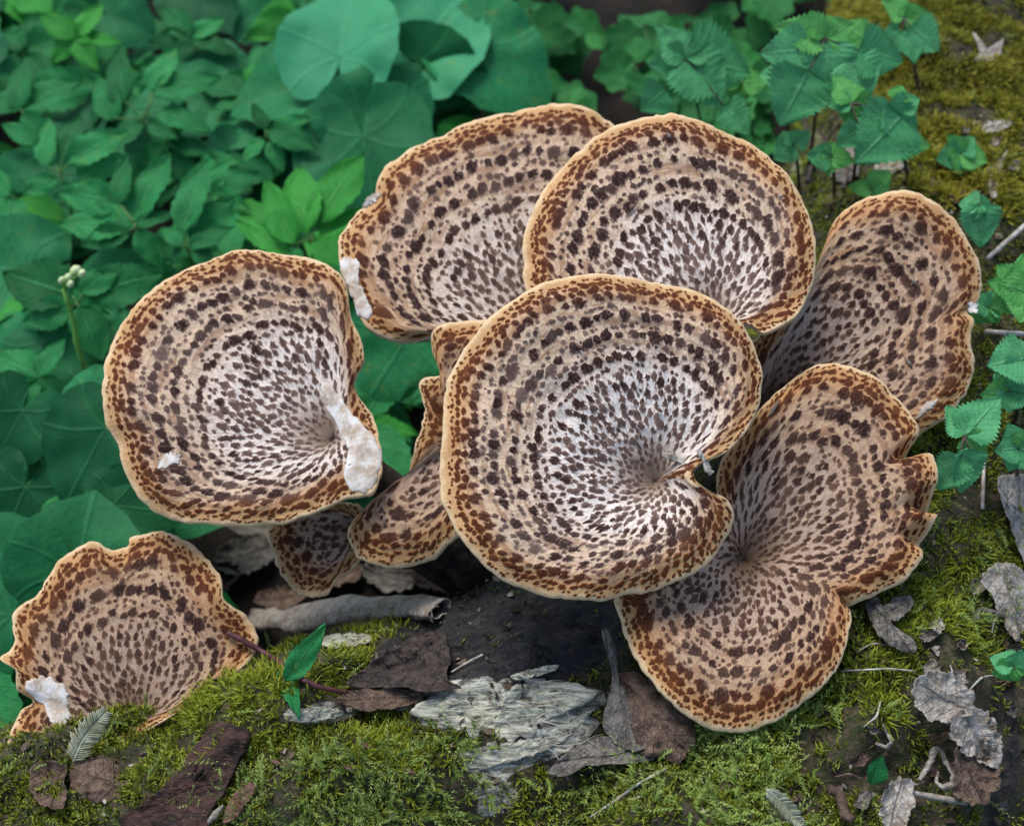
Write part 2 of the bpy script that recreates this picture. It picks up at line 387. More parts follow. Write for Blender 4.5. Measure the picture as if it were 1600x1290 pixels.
def pix_masks(px, py, p):
    n = fbm(p*20, 5, 3)
    wood = np.maximum.reduce([blob(px, py, 800, 1105, 150, 32, -6), blob(px, py, 830, 1165, 110, 30, -20), blob(px, py, 700, 1085, 90, 18, -12),
                              blob(px, py, 500, 1115, 60, 16, -5), blob(px, py, 770, 1240, 40, 40, 0)*.6, blob(px, py, 540, 1000, 40, 12, 0)*.8])
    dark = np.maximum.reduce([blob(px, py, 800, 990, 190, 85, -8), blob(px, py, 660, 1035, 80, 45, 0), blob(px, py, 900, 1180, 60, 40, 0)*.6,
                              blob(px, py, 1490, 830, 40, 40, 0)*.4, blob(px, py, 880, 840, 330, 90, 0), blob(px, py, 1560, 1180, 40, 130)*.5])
    return wood, dark, n
gx = np.arange(-.85, 1.15, .0065); gy = np.arange(-.75, 1.75, .0065)
GX, GY = np.meshgrid(gx, gy); GZ = _Hexact(GX, GY)
keep = GZ > -.05
V = np.stack([GX, GY, GZ], -1).reshape(-1, 3); F = grid_faces(len(gy), len(gx)); F = F[keep.ravel()[F].any(1)]
used = np.unique(F); remap = np.full(len(V), -1); remap[used] = np.arange(len(used)); V = V[used]; F = remap[F]
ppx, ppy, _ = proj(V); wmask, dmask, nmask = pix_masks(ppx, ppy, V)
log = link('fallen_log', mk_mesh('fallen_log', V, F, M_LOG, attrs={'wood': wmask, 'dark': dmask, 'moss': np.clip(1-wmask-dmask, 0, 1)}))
tag(log, 'rotting mossy log that the spotted fungi grow from', 'log')

g = np.linspace(-20, 20, 60)
near = np.linspace(-1.6, 2.6, 90); ax = np.unique(np.r_[g[g < -1.6], near, g[g > 2.6]])
X, Y = np.meshgrid(ax, ax); Z = (fbm(np.stack([X, Y], -1)*4, 2, 4)-.5)*.05-.01
ground = link('ground', mk_mesh('ground', np.stack([X, Y, Z], -1), grid_faces(len(ax), len(ax)), M_GROUND)); tag(ground, 'dark forest soil under the plants', None, None, 'structure')

# ------------------------------------------------------------------ fungi
CAPS = {}
class Cap:
    N = 512
    def __init__(s, key, pts, focus, d0, gx, gy, funnel=.035, curl=.010, wave=.004, wht=.8, ss=1.0, ripples=(), thick=.012, seed=1, rough=1.4):
        s.key = key; s.f = np.array(focus, float); s.d0, s.gx, s.gy = d0, gx, gy
        s.funnel, s.curl, s.wave, s.wht, s.ss, s.rip, s.thick, s.seed = funnel, curl, wave, wht, ss, ripples, thick, seed
        o, s.per = closed_spline(pts, s.N)
        u = np.arange(s.N)/s.N*2*math.pi
        cs = np.stack([np.cos(u), np.sin(u)], -1)
        wob = (fbm(cs*9, seed, 3)-.5)*5*rough+(vnoise(cs*32, seed+5)-.5)*2.0*rough
        dirv = o-s.f; dl = np.linalg.norm(dirv, axis=1)[:, None]
        s.o = o+dirv/dl*wob[:, None]; s.R = np.linalg.norm(s.o-s.f, axis=1)
        kx = np.arange(-90, 91); kw = np.exp(-(kx/26.)**2); kw /= kw.sum()
        s.os = sum(w_*np.roll(s.o, -int(k_), axis=0) for k_, w_ in zip(kx, kw))
        a, b, c = s.plane(np.array([[0, 0], [100, 0], [0, 100.]])+s.f)
        n = np.cross(b-a, c-a); n /= np.linalg.norm(n); s.n = n if n@CF < 0 else -n
        CAPS[key] = s
    def plane(s, q): return PD(q[..., 0], q[..., 1], s.d0+s.gx*(q[..., 0]-s.f[0])+s.gy*(q[..., 1]-s.f[1]))
    def depth(s, px, py): return s.d0+s.gx*(px-s.f[0])+s.gy*(py-s.f[1])
    def O(s, u):
        x = np.mod(u, 1)*s.N; i = np.floor(x).astype(int) % s.N; t = (x-np.floor(x))[..., None]
        return s.o[i]*(1-t)+s.o[(i+1) % s.N]*t
    def Q(s, r, u):
        x = np.mod(u, 1)*s.N; i = np.floor(x).astype(int) % s.N; t = (x-np.floor(x))[..., None]
        o = s.o[i]*(1-t)+s.o[(i+1) % s.N]*t; os = s.os[i]*(1-t)+s.os[(i+1) % s.N]*t
        w_ = (np.clip(np.asarray(r, float), 0, 1)**4)[..., None]
        return s.f+np.asarray(r, float)[..., None]*(os*(1-w_)+o*w_-s.f)
    def surf(s, r, u):
        r = np.asarray(r, float); u = np.asarray(u, float)
        O = s.O(u); q = s.Q(r, u); R = np.linalg.norm(O-s.f, axis=-1)
        Rl = np.clip(R/180., .25, 1.3)
        a = 2*math.pi*u
        h = -s.funnel*np.clip(1-r, 0, 1)**2.2
        e = (1-r)*R
        h = h-s.curl*np.clip(1-e/55., 0, 1)**2*np.clip(Rl, 0, 1)
        h = h+s.wave*np.clip(r, 0, 1)**3*(np.sin(3*a+s.seed)+.7*np.sin(5*a+2.1*s.seed)+.5*np.sin(9*a+1.3*s.seed))
        for (rx, ry, amp, wd) in s.rip:
            dist = np.hypot(O[..., 0]-rx, O[..., 1]-ry)
            h = h+amp*np.exp(-(dist/wd)**2)*np.clip((r-.74)/.26, 0, 1)**1.3
        P = np.stack([q[..., 0]/34, q[..., 1]/34], -1)
        h = h+(fbm(P, s.seed+40, 3)-.5)*.0045*sstep(0, .3, r)+.0005*np.sin(e/5.5+3*vnoise(P*.6, s.seed))
        return s.plane(q)+s.n*h[..., None], q, e
    def attrs(s, r, u, q, e):
        d = q-s.f; L = np.linalg.norm(d, axis=-1)+1e-6
        th = s.O(u)-s.f; th = th/np.linalg.norm(th, axis=-1)[..., None]
        fib = np.stack([th[..., 0], th[..., 1], r+s.seed*3.7], -1)
        return dict(r=r.ravel(), edge=e.ravel(), fib=fib.reshape(-1, 3), wht=np.full(r.size, s.wht))
def hidden(q, cap):
    """points of a cap that lie behind another cap"""
    h = np.zeros(len(q), bool); d = cap.depth(q[:, 0], q[:, 1])
    for k, c in CAPS.items():
        if c is cap: continue
        ins = in_poly(q[:, 0], q[:, 1], c.o); dc = c.depth(q[:, 0], q[:, 1])
        h |= ins & (dc < d)
    return h | (q[:, 0] < -30) | (q[:, 0] > 1630)

Cap('A', [(160,610),(163,555),(185,500),(213,465),(240,438),(280,415),(330,393),(380,378),(430,382),(480,395),(520,415),(540,440),(548,490),(565,528),(568,558),(551,593),(577,635),(593,680),(596,730),(580,765),(540,776),(490,797),(440,812),(380,816),(320,812),(260,800),(215,770),(190,725),(180,690),(165,655)],
    (516,668), 1.165, .00002, -.00022, funnel=.022, wht=.85, seed=1)
Cap('B', [(527,370),(540,342),(565,313),(583,300),(590,270),(625,230),(680,200),(735,180),(800,165),(850,159),(900,163),(940,175),(965,190),(1000,240),(1005,350),(960,450),(900,540),(850,560),(790,530),(757,497),(700,503),(650,520),(610,523),(575,508),(562,490),(548,455),(533,415)],
    (845,505), 1.215, 0, -.00026, funnel=.028, wht=.65, seed=2)
Cap('C', [(818,400),(822,350),(838,305),(865,260),(900,225),(950,195),(1000,180),(1050,175),(1110,185),(1170,205),(1215,240),(1245,275),(1265,320),(1278,370),(1275,420),(1262,460),(1240,495),(1210,517),(1190,520),(1172,500),(1150,520),(1100,540),(1000,540),(900,520),(850,480),(822,445)],
    (1120,480), 1.135, 0, -.00026, funnel=.032, wht=.85, seed=3)
Cap('D', [(690,740),(693,660),(697,600),(712,560),(740,520),(775,485),(820,455),(870,430),(930,421),(1000,425),(1060,435),(1110,455),(1150,485),(1180,520),(1195,560),(1198,590),(1188,635),(1165,675),(1135,705),(1105,718),(1072,736),(1085,757),(1110,765),(1140,778),(1152,800),(1145,830),(1120,865),(1080,895),(1020,917),(962,928),(945,934),(900,932),(850,925),(790,900),(745,865),(715,825),(697,790)],
    (1040,726), 1.055, .00004, -.00016, funnel=.046, wht=1.0, seed=4, ripples=((1072,736,-.012,40),))
Cap('E', [(1540,420),(1530,385),(1500,340),(1460,310),(1410,296),(1370,298),(1330,315),(1305,340),(1285,390),(1260,450),(1210,500),(1170,540),(1150,600),(1180,680),(1280,720),(1400,705),(1450,667),(1490,640),(1515,600),(1528,560),(1520,528),(1525,492),(1517,478),(1535,458)],
    (1195,610), 1.185, -.00004, -.00016, funnel=.05, wht=.2, seed=5, rough=1.8)
Cap('F', [(1195,625),(1230,595),(1260,572),(1300,562),(1340,570),(1380,590),(1420,625),(1441,660),(1428,692),(1446,698),(1463,705),(1469,740),(1465,768),(1470,790),(1463,812),(1450,832),(1447,860),(1420,895),(1375,918),(1335,935),(1320,925),(1330,950),(1325,1000),(1310,1040),(1270,1080),(1220,1115),(1160,1132),(1110,1128),(1060,1100),(1020,1060),(990,1010),(970,960),(962,925),(1000,880),(1050,860),(1090,820),(1120,780),(1125,720),(1150,680)],
    (1178,838), 1.082, 0, -.00024, funnel=.050, wht=.12, seed=6, rough=1.6,
    ripples=((1467,776,-.020,12),(1455,830,-.016,12),(1430,692,-.018,14),(1468,735,.006,20),(1468,800,.006,14),(1322,928,-.010,25)))
Cap('G', [(0,1030),(22,1010),(20,960),(60,925),(70,895),(100,865),(143,842),(165,852),(195,845),(200,830),(250,828),(290,845),(320,870),(345,905),(352,940),(380,955),(397,985),(385,1030),(330,1080),(250,1130),(180,1170),(110,1185),(15,1170),(20,1110),(45,1090),(25,1075),(28,1050)],
    (205,1120), 1.115, 0, -.00022, funnel=.02, wht=.05, seed=7, curl=.004, rough=1.6, wave=.006)
Cap('H', [(418,815),(440,790),(500,778),(560,790),(600,830),(560,875),(525,905),(508,927),(480,930),(455,915),(430,880),(420,850)],
    (562,812), 1.205, 0, -.0002, funnel=.015, wht=.1, seed=8, thick=.008)
Cap('I', [(668,545),(672,515),(700,500),(760,494),(800,540),(800,640),(780,760),(712,828),(660,870),(610,884),(565,876),(540,850),(537,825),(560,792),(600,770),(630,735),(650,690),(660,640),(655,596),(690,582),(677,562)],
    (712,672), 1.15, -.0003, -.00012, funnel=.03, wht=.08, seed=9, thick=.009)
C_LABEL = {
 'A': ('large round spotted bracket fungus with a long white torn scar at its stem', .0),
 'B': ('spotted bracket fungus with a white nibbled strip along its rim, tucked behind two others', .0),
 'C': ('round spotted bracket fungus overlapping the nibbled one and the brown one behind it', .0),
 'D': ('biggest spotted fungus cap, whole and cream rimmed, with a twig fragment in its funnel', .0),
 'E': ('tan spotted bracket fungus with a small notch in its rim, beside the leafy sprigs', .0),
 'F': ('brown spotted two-lobed bracket fungus with a folded and split rim', .0),
 'G': ('wavy edged spotted bracket fungus rising from moss with a white bitten patch', .0),
 'H': ('small brown spotted cap hanging under the scarred round fungus', .0),
 'I': ('narrow brown saddle-shaped fungus squeezed between the biggest cap and the scarred one', .0)}
ATT = {'A': (-.01, -.03), 'B': (.06, .02), 'C': (.10, .02), 'D': (.10, -.06), 'E': (.17, .02), 'F': (.16, -.08), 'G': (-.33, -.27), 'H': (-.02, -.03), 'I': (.01, -.02)}
FUNGI = {}
def scale_patches(c):
    rs = np.random.default_rng(100+c.seed)
    Rm = np.percentile(c.R, 85); cand = []
    e, k = 10.0, 0
    while e < Rm*.94:
        r0 = 1-e/Rm
        if e < 15: base, strong, gap = 6.0, False, 9
        elif e < 26: base, strong, gap = 10.0, True, 11
        elif e < 40: base, strong, gap = 13.5, True, 13.5
        elif r0 > .50:
            strong = (k % 2 == 0); base = (rs.uniform(17.5, 21.5) if r0 > .6 else 16.) if strong else 8.5; gap = 17.5; k += 1
        else: base, strong, gap = 7.5+13*r0, True, 6.5+11*r0
        n = int(c.per*max(r0, .05)/(base*.42)); u = (np.arange(n)+rs.random(n)*.9)/max(n, 1); rowk = rs.uniform(-.12, .12)
        cand += [(0, r0, x, e, base*c.ss, strong, rowk) for x in u]
        e += gap*c.ss*rs.uniform(.92, 1.1)
    n = 300                                        # small faint flecks between the rows
    cand2 = [(1, rs.uniform(.2, .97)**.6, rs.random(), 0, rs.uniform(5, 8.5), False, 0) for _ in range(n*4)]
    cand = [cand[i] for i in rs.permutation(len(cand))]; cand = [x for x in cand if x[5]]+[x for x in cand if not x[5]]+cand2
    U = np.array([x[2] for x in cand]); O = c.O(U); R = np.linalg.norm(O-c.f, axis=1)
    und = (vnoise(np.stack([np.cos(U*2*math.pi)*5, np.sin(U*2*math.pi)*5, np.array([x[1] for x in cand])*3], -1), c.seed+3)-.5)*16/Rm
    rr = np.array([x[1] for x in cand])+und+rs.normal(0, 1.6, len(cand))/Rm
    rr = np.clip(rr, .07, 1-5.5/R); Q = c.Q(rr, U); E = (1-rr)*R
    Bg = fbm(Q/60., c.seed+9, 2); ok0 = in_poly(Q[:, 0], Q[:, 1], c.o)
    acc = []; AQ = np.zeros((len(cand), 2)); AS = np.zeros(len(cand)); na = 0; fl = 0
    for i, (typ, r0, u, e0, base, strong, rowk) in enumerate(cand):
        r, q, e, Ri = rr[i], Q[i], E[i], R[i]
        if typ and fl > n: break
        sz = base*c.ss*rs.uniform(.72, 1.32)
        if e < 12: sz = min(sz, 5.5*rs.uniform(.7, 1.2))
        elif e < 26: sz = min(sz, 11*rs.uniform(.75, 1.2))
        if e < 14 and rs.random() < .62: continue
        if not typ and not strong and e > 48 and r > .5 and rs.random() < .72: continue
        if r*Ri < 50: sz = min(sz, 5+.2*r*Ri)
        if na:
            D = np.hypot(AQ[:na, 0]-q[0], AQ[:na, 1]-q[1])
            kf = .46 if typ else (.385 if strong and r > .5 and e > 15 else .42)
            if (D < (AS[:na]+sz)*kf).any(): continue
        b = Bg[i]
        if typ: rnd = np.clip(rs.normal(.85, .15), .4, 1); fl += 1
        elif r > .5: rnd = np.clip(rs.normal(.05, .20)+(0 if strong else .5)+(.46-b)*1.0+rowk+max(0, .62-r)*1.6, 0, 1)
        else: rnd = np.clip(rs.normal(.30, .28), 0, 1)
        L = sz*rs.uniform(.85, 1.1); W = sz*rs.uniform(.95, 1.25)
        if r < .52: L = sz*rs.uniform(1.2, 1.6); W = sz*rs.uniform(.78, 1.05)
        if e < 30: W *= 1.1; L *= .9
        acc.append((r, u, L, W, rnd, Ri, q, e)); AQ[na] = q; AS[na] = sz; na += 1
    return acc
def add_scales(c, root, base):
    acc = scale_patches(c); rs = np.random.default_rng(300+c.seed)
    nt_, ns_ = 7, 6
    T, S = np.meshgrid(np.linspace(-1, 1, nt_), np.linspace(-1, 1, ns_), indexing='ij'); T, S = T[None], S[None]
    FF = grid_faces(nt_, ns_); n = len(acc)
    g = lambda k: np.array([a[k] for a in acc], float)
    r, u, L, W, rnd, R = (g(k)[:, None, None] for k in range(6)); Q = g(6); hid = hidden(Q, c)
    m = 1.45                                       # the patch reaches past the pigment so that its edge sinks into the cap
    q1 = c.Q(r[:, 0, 0], u[:, 0, 0]+1e-3); tang = np.maximum(np.linalg.norm(q1-Q, axis=1)/1e-3, 20.)[:, None, None]
    taper = np.where(r < .52, 1-.50*T, 1-.12*T)
    uu = u+(S*taper*m+rs.normal(0, .18, (n, 1, 1))*T)*W/2/tang
    rr = np.clip(r+T*m*L/2/R, .012, 1.0)
    Pz, qq, ee = c.surf(rr, uu)
    rad = np.sqrt((T*m)**2*.86+(S*m)**2)*(1+rs.normal(0, .10, rad_shape(n, nt_, ns_)))
    dk = np.clip((1.14-rad)*2.3, 0, 1)
    tip = np.clip((T+.75)/1.15, 0, 1)             # inner scales: dark outer tip, pale feathered base
    dk = np.where(r < .52, dk*(.26+.84*tip), dk*(.55+.5*tip))
    dk = np.where((np.abs(T) > .99) | (np.abs(S) > .99), 0, dk)
    lift = np.where(dk <= 0.001, -.0004, .00012+.00085*np.minimum(dk, 1)*np.minimum(1.0, W/14)*(1+.35*T))
    P = Pz+c.n*lift[..., None]-base
    at = c.attrs(rr, uu, qq, ee); at['dk'] = dk.ravel(); at['rnd'] = (rnd+dk*0).ravel()
    at = {k: v.reshape((n, nt_*ns_)+v.shape[1:]) for k, v in at.items()}; P = P.reshape(n, nt_*ns_, 3)
    order = sorted(range(n), key=lambda i: -acc[i][2]*acc[i][3]*(0 if hid[i] else 1))
    cut = np.zeros(n, bool)
    for k_, pts_, _ in TORN:
        if k_ == c.key: cut |= in_poly(Q[:, 0], Q[:, 1], np.array(pts_, float))
    order = [i for i in order if not cut[i]]
    big = [i for i in order[:240] if not hid[i] and min(acc[i][2], acc[i][3]) > 11.0]
    for i in big: link('scale', mk_mesh('scale', P[i], FF, M_CAP, attrs={k: v[i] for k, v in at.items()}), root)
    bs = set(big); rest = np.array([i for i in range(n) if i not in bs and not cut[i]])
    F = (FF[None]+np.arange(len(rest))[:, None, None]*nt_*ns_).reshape(-1, 4)
    o = link('small_scales', mk_mesh('small_scales', P[rest].reshape(-1, 3), F, M_CAP, attrs={k: v[rest].reshape((-1,)+v.shape[2:]) for k, v in at.items()}), root); tag(o, kind='stuff')
    return n, len(big)
def rad_shape(n, a, b): return (n, a, b)
def build_cap(c):
    base = np.array([ATT[c.key][0], ATT[c.key][1], 0.]); base[2] = Hlog(base[0], base[1])-.01
    root = empty('bracket_fungus', base); FUNGI[c.key] = (root, base)
    tag(root, C_LABEL[c.key][0], 'fungus', 'spotted bracket fungi on the log')
    nr, nu = 44, 240
    rr = np.r_[.0005, np.linspace(.03, 1, nr-1)**.9]; R_, U_ = np.meshgrid(rr, np.arange(nu)/nu, indexing='ij')
    P, q, e = c.surf(R_, U_); at = c.attrs(R_, U_, q, e); at['dk'] = np.zeros(R_.size); at['rnd'] = np.zeros(R_.size)
    # rounded lip: two more loops share the cap material
    lip = []
    for (g_, dn) in ((1.0022, .0009), (1.0030, .0022), (1.0015, .0036)):
        pr = np.full(nu, 1.0); p1, q1, e1 = c.surf(pr, np.arange(nu)/nu)
        outv = PD(c.f[0]+(q1[:, 0]-c.f[0])*g_, c.f[1]+(q1[:, 1]-c.f[1])*g_, c.depth(q1[:, 0], q1[:, 1]))-c.plane(q1)
        lip.append(p1+outv-c.n*dn)
    top = np.concatenate([P.reshape(-1, 3)]+lip)
    for k in at:
        ext = at[k].reshape(nr, nu, -1)[-1]
        at[k] = np.concatenate([at[k].reshape(nr*nu, -1)]+[ext]*3).squeeze()
    at['edge'][nr*nu:] = -2
    co = link('cap', mk_mesh('cap', top-base, grid_faces(nr+3, nu, True), M_CAP, attrs=at), root)
    # pale pored underside
    nb = 14; rb = np.linspace(1.0, .06, nb); RB, UB = np.meshgrid(rb, np.arange(nu)/nu, indexing='ij')
    PB, _, eb = c.surf(RB, UB)
    PB = PB-c.n*(.0043+c.thick*np.clip(1-RB, 0, 1)**.8*np.clip(eb/60., .15, 1))[..., None]
    link('pore_surface', mk_mesh('pore_surface', np.concatenate([lip[-1][None], PB]).reshape(-1, 3)-base, grid_faces(nb+1, nu, True), M_PORE), co)
    # stem from below the funnel down into the log
    p0, _, _ = c.surf(np.array([.02]), np.array([0.])); p0 = p0[0]-c.n*.006
    mid = p0-c.n*.05; mid = (mid+np.array([base[0], base[1], mid[2]]))/2
    pts = bez(p0, mid, base-np.array([0, 0, .03]), 10)
    rad = np.linspace(.011, .020, 10)*(1 if c.key not in 'HI' else .6)
    v, f = tube(pts, rad, 14, .25, c.seed)
    link('stem', mk_mesh('stem', v-base, f, M_STEM), root)
    FUNGI[c.key] = (co, base)
    return add_scales(c, co, base)
def slab(outline, dfun, thick, mat, name, parent=None, base=None, amp=.002, freq=22, bulge=0, curl=0, rings=14, n=90, seed=1, rough=.0, nrm=None, ridge=0.0):
    """irregular flat piece with real thickness: outline in photo pixels, dfun(px,py) = depth of what it lies on"""
    o, per = closed_spline(outline, n)
    c0 = o.mean(0); u = np.arange(n)/n*2*math.pi
    if rough:
        dv = o-c0; dv /= np.linalg.norm(dv, axis=1)[:, None]
        o = o+dv*((fbm(np.stack([np.cos(u), np.sin(u)], -1)*7, seed, 3)-.5)*rough*2)[:, None]
    r = np.linspace(.02, 1, rings)
    q = c0+r[:, None, None]*(o-c0)[None]
    d = dfun(q[..., 0].ravel(), q[..., 1].ravel()).reshape(rings, n)
    P = PD(q[..., 0], q[..., 1], d)
    nn = np.array([0, -.35, .94]) if nrm is None else np.asarray(nrm, float); nn = nn/np.linalg.norm(nn)
    nz = (fbm(P*freq+seed*3.1, seed, 3)-.5)*2*amp
    if ridge: nz = nz+ridge*(.5-np.abs(2*fbm(P*freq*2.2+seed, seed+8, 3)-1)*2)
    h = nz+bulge*(1-r**2)[:, None]+curl*(r**3)[:, None]*(.5+vnoise(np.stack([np.cos(u), np.sin(u)], -1)*1.6+seed, seed))[None]
    P = P+nn*h[..., None]
    top = P+nn*thick*.5; bot = P-nn*thick*.5
    mid = P[-1]+(P[-1]-P.mean((0, 1)))*.012
    VV = np.concatenate([top, mid[None], bot[::-1]]).reshape(-1, 3)
    if base is not None: VV = VV-base
    qc = (q-c0).reshape(-1, 2); ev, evec = np.linalg.eigh(np.cov((o-c0).T)); ma, mi = evec[:, 1], evec[:, 0]
    tt = qc@ma; sq = qc@mi; luv = np.stack([(tt-tt.min())/(np.ptp(tt)+1e-9), sq/(np.abs(sq).max()+1e-9), 0*tt], -1).reshape(rings, n, 3)
    luv = np.concatenate([luv, luv[-1:], luv[::-1]]).reshape(-1, 3)
    return link(name, mk_mesh(name, VV, grid_faces(2*rings+1, n, True), mat, attrs={'luv': luv}), parent)
def on_log(px, py, lift=.0, flat=1.0):
    """depth function for a thing resting on the log around (px,py): plane fitted to the log, lifted towards the viewer"""
    sx, sy = np.meshgrid(np.linspace(min(px), max(px), 6), np.linspace(min(py), max(py), 6)); sx, sy = sx.ravel(), sy.ravel()
    d = loghit(sx, sy); ok = d < np.median(d)+.08
    A = np.stack([sx, sy, np.ones_like(sx)], 1)[ok]; co = np.linalg.lstsq(A, d[ok], rcond=None)[0]
    def fn(x, y):
        pl = co[0]*x+co[1]*y+co[2]
        return np.minimum(pl, loghit(x, y)+.004)-lift
    return fn
TORN = [
 ('A', [(500,603),(517,604),(545,638),(566,664),(590,690),(594,728),(577,764),(555,768),(541,755),(538,735),(551,712),(540,690),(525,660),(508,632)], 1),
 ('A', [(248,728),(255,714),(272,708),(281,712),(276,724),(258,730)], 2),
 ('B', [(531,408),(547,404),(562,410),(560,430),(564,450),(574,468),(580,482),(574,496),(560,494),(552,468),(540,440)], 3),
 ('B', [(568,322),(574,310),(588,301),(593,306),(580,318)], 4),
 ('G', [(40,1068),(60,1058),(86,1062),(104,1080),(106,1105),(112,1122),(95,1133),(80,1130),(74,1110),(58,1094),(45,1082)], 5),
 ('E', [(1430,655),(1440,636),(1462,624),(1458,634),(1442,648)], 6),
 ('E', [(1512,488),(1516,474),(1526,476),(1524,488)], 7)]
CNT = {}
for k in 'ABCDEFGHI': CNT[k] = build_cap(CAPS[k])
print('scales', CNT)
def cap_depth(c, lift=.002):
    R_, U_ = np.meshgrid(np.linspace(.02, 1, 60), np.arange(200)/200, indexing='ij'); P, _, _ = c.surf(R_, U_)
    x, y, d = proj(P.reshape(-1, 3))
    def fn(px, py):
        out = []
        for a, b in zip(px, py):
            q = (x-a)**2+(y-b)**2; i = np.argpartition(q, 14)[:14]; w_ = 1/(q[i]+4.); out.append((d[i]*w_).sum()/w_.sum())
        return np.array(out)-lift
    return fn
def flesh(key, pts, seed, thick=.0012, amp=.0003, name='torn_flesh'):
    c = CAPS[key]; root, base = FUNGI[key]
    o = slab(pts, cap_depth(c, .0004), thick, M_FLESH, name, root, base, amp=amp, freq=260, bulge=.0003, rings=10, n=90, seed=seed, rough=7, nrm=c.n)
    o['label'] = 'white torn flesh where the skin is gone'
for k_, pts_, sd_i in TORN: flesh(k_, pts_, sd_i)

# ------------------------------------------------------------------ leaf meshes
def leaf_grid(kind, seed):
    rs = np.random.default_rng(seed)
    if kind == 'elder': nt_, hw = 15, 5
    else: nt_, hw = 25, 5
    t = np.linspace(0, 1, nt_); s = np.linspace(-1, 1, hw*2+1)
    if kind == 'elder':
        w_ = t**.62*(1-t)**1.0; w_ = .225*w_/w_.max()
        w_ *= 1+.05*np.where(np.arange(nt_) % 2, 1, -1)*(t > .05)
    else:
        w_ = .40*np.sin(math.pi*np.clip(t*.97+.03, 0, 1)**.58)**.75*(1-.12*t)
        w_ *= 1+.10*np.where(np.arange(nt_) % 2, 1, -1)*(t > .04)*(t < .97)
    w_[-1] = .002; w_[0] = .012
    T, S = np.meshgrid(t, s, indexing='ij'); W = w_[:, None]*np.ones_like(S)
    fwd = .05*np.abs(S)**2*(kind != 'elder')
    X = T+fwd*np.sin(math.pi*T)*-.6; Yv = S*W
    fold = rs.uniform(.10, .32); droop = rs.uniform(.03, .22)
    Z = fold*np.abs(Yv)-droop*T**2+.035*np.sin(9*T+4*S+seed)*np.abs(S)+(fbm(np.stack([X*6, Yv*6], -1)+seed, seed, 2)-.5)*.05
    if kind != 'elder': Z += .018*np.sin(T*8*2*math.pi-np.abs(S)*7)*np.abs(S)**.5*(1-T)
    else: Z += .010*np.sin(T*7*2*math.pi-np.abs(S)*6)*np.abs(S)**.5
    luv = np.stack([T, S, np.zeros_like(T)], -1).reshape(-1, 3)
    return np.stack([X, Yv, Z], -1).reshape(-1, 3), grid_faces(nt_, hw*2+1), luv
def leaf_polar(kind, seed):
    rs = np.random.default_rng(seed); nphi, nr = 49, 8
    phi = np.linspace(-math.pi*.985, math.pi*.985, nphi); a = np.abs(phi)/math.pi
    if kind == 'heart': xs, ys = [0, .06, .16, .3, .45, .6, .74, .86, .93, 1], [1, .90, .77, .68, .62, .59, .56, .46, .24, .05]
    else: xs, ys = [0, .12, .25, .4, .55, .7, .85, .95, 1], [.85, .80, .76, .74, .72, .68, .56, .3, .08]
    from numpy import interp
    R = interp(a, xs, ys)
    if kind == 'round': R = R*(1+.10*np.cos(phi*7)+.03*np.cos(phi*19))
    else: R = R*(1+.012*np.cos(phi*33)+.03*(vnoise(np.stack([phi*2, phi*0], -1), seed)-.5))
    r = np.linspace(.02, 1, nr); RR, PH = np.meshgrid(r, phi, indexing='ij'); L = RR*R[None]
    X, Yv = L*np.cos(PH), L*np.sin(PH)
    cup = rs.uniform(-.12, .10)
    Z = cup*L**2+rs.uniform(.08, .30)*np.abs(Yv)-.30*np.clip(X, 0, 1)**2*rs.uniform(.2, 1.1)+(fbm(np.stack([X*2.6, Yv*2.6], -1)+seed, seed, 3)-.5)*.30*RR
    Z += .004*np.cos(PH*8)*RR*(1-RR*.5)
    luv = np.stack([PH/math.pi, L, np.zeros_like(L)], -1).reshape(-1, 3)
    return np.stack([X, Yv, Z], -1).reshape(-1, 3), grid_faces(nr, nphi), luv
LEAF = {}
def leafset(key, kind, mat, n, fn):
    LEAF[key] = []
    for i in range(n):
        v, f, uv = fn(kind, i*13+len(LEAF)*101+1)
        LEAF[key].append(mk_mesh('leaf_'+key, v, f, mat, attrs={'luv': uv}))
leafset('elder', 'elder', M_ELDER, 6, leaf_grid); leafset('elderb', 'elder', M_ELDERB, 4, leaf_grid)
leafset('nettle', 'nettle', M_NETTLE, 6, leaf_grid); leafset('nettleb', 'nettle', M_NETTLEB, 4, leaf_grid)
leafset('heart', 'heart', M_HEART, 9, leaf_polar); leafset('heartp', 'heart', M_HEARTP, 4, leaf_polar)
leafset('small', 'round', M_SMALL, 5, leaf_polar)
def put_leaf(key, b, tip, nrm, parent, pbase, wid=1.0, name='leaf', roll=0.0, rs=random):
    b = Vector(b); x = Vector(tip)-b; L = x.length; x.normalize()
    n = Vector(nrm); y = n.cross(x); y.normalize(); z = x.cross(y)
    if roll: q = Matrix.Rotation(roll, 3, x); y = q@y; z = q@z
    o = bpy.data.objects.new(name, rs.choice(LEAF[key])); COL.objects.link(o)
    M = Matrix((x*L, y*L*wid, z*L)).transposed().to_4x4(); M.translation = b-Vector(pbase)
    o.parent = parent; o.matrix_local = M
    return o
def stalk(a, b, parent, base, r0=.0014, r1=.001, mat=None, sag=.02, name='stalk'):
    a, b = np.asarray(a, float), np.asarray(b, float)
    mid = (a+b)/2+np.array([random.uniform(-sag, sag), random.uniform(-sag, sag), 0])
    v, f = tube(bez(a, mid, b, 7), np.linspace(r0, r1, 7), 6)
    return link(name, mk_mesh(name, v-np.asarray(base), f, mat or M_STALK), parent)
def foot_of(p, spread=.04):
    x, y = p[0]+random.uniform(-spread, spread), p[1]+random.uniform(0, spread*1.5)
    return np.array([x, y, max(-.015, float(Hlog(x, y))-.012)])
NTILT = np.array([0, -.38, .92]); NTILT /= np.linalg.norm(NTILT)
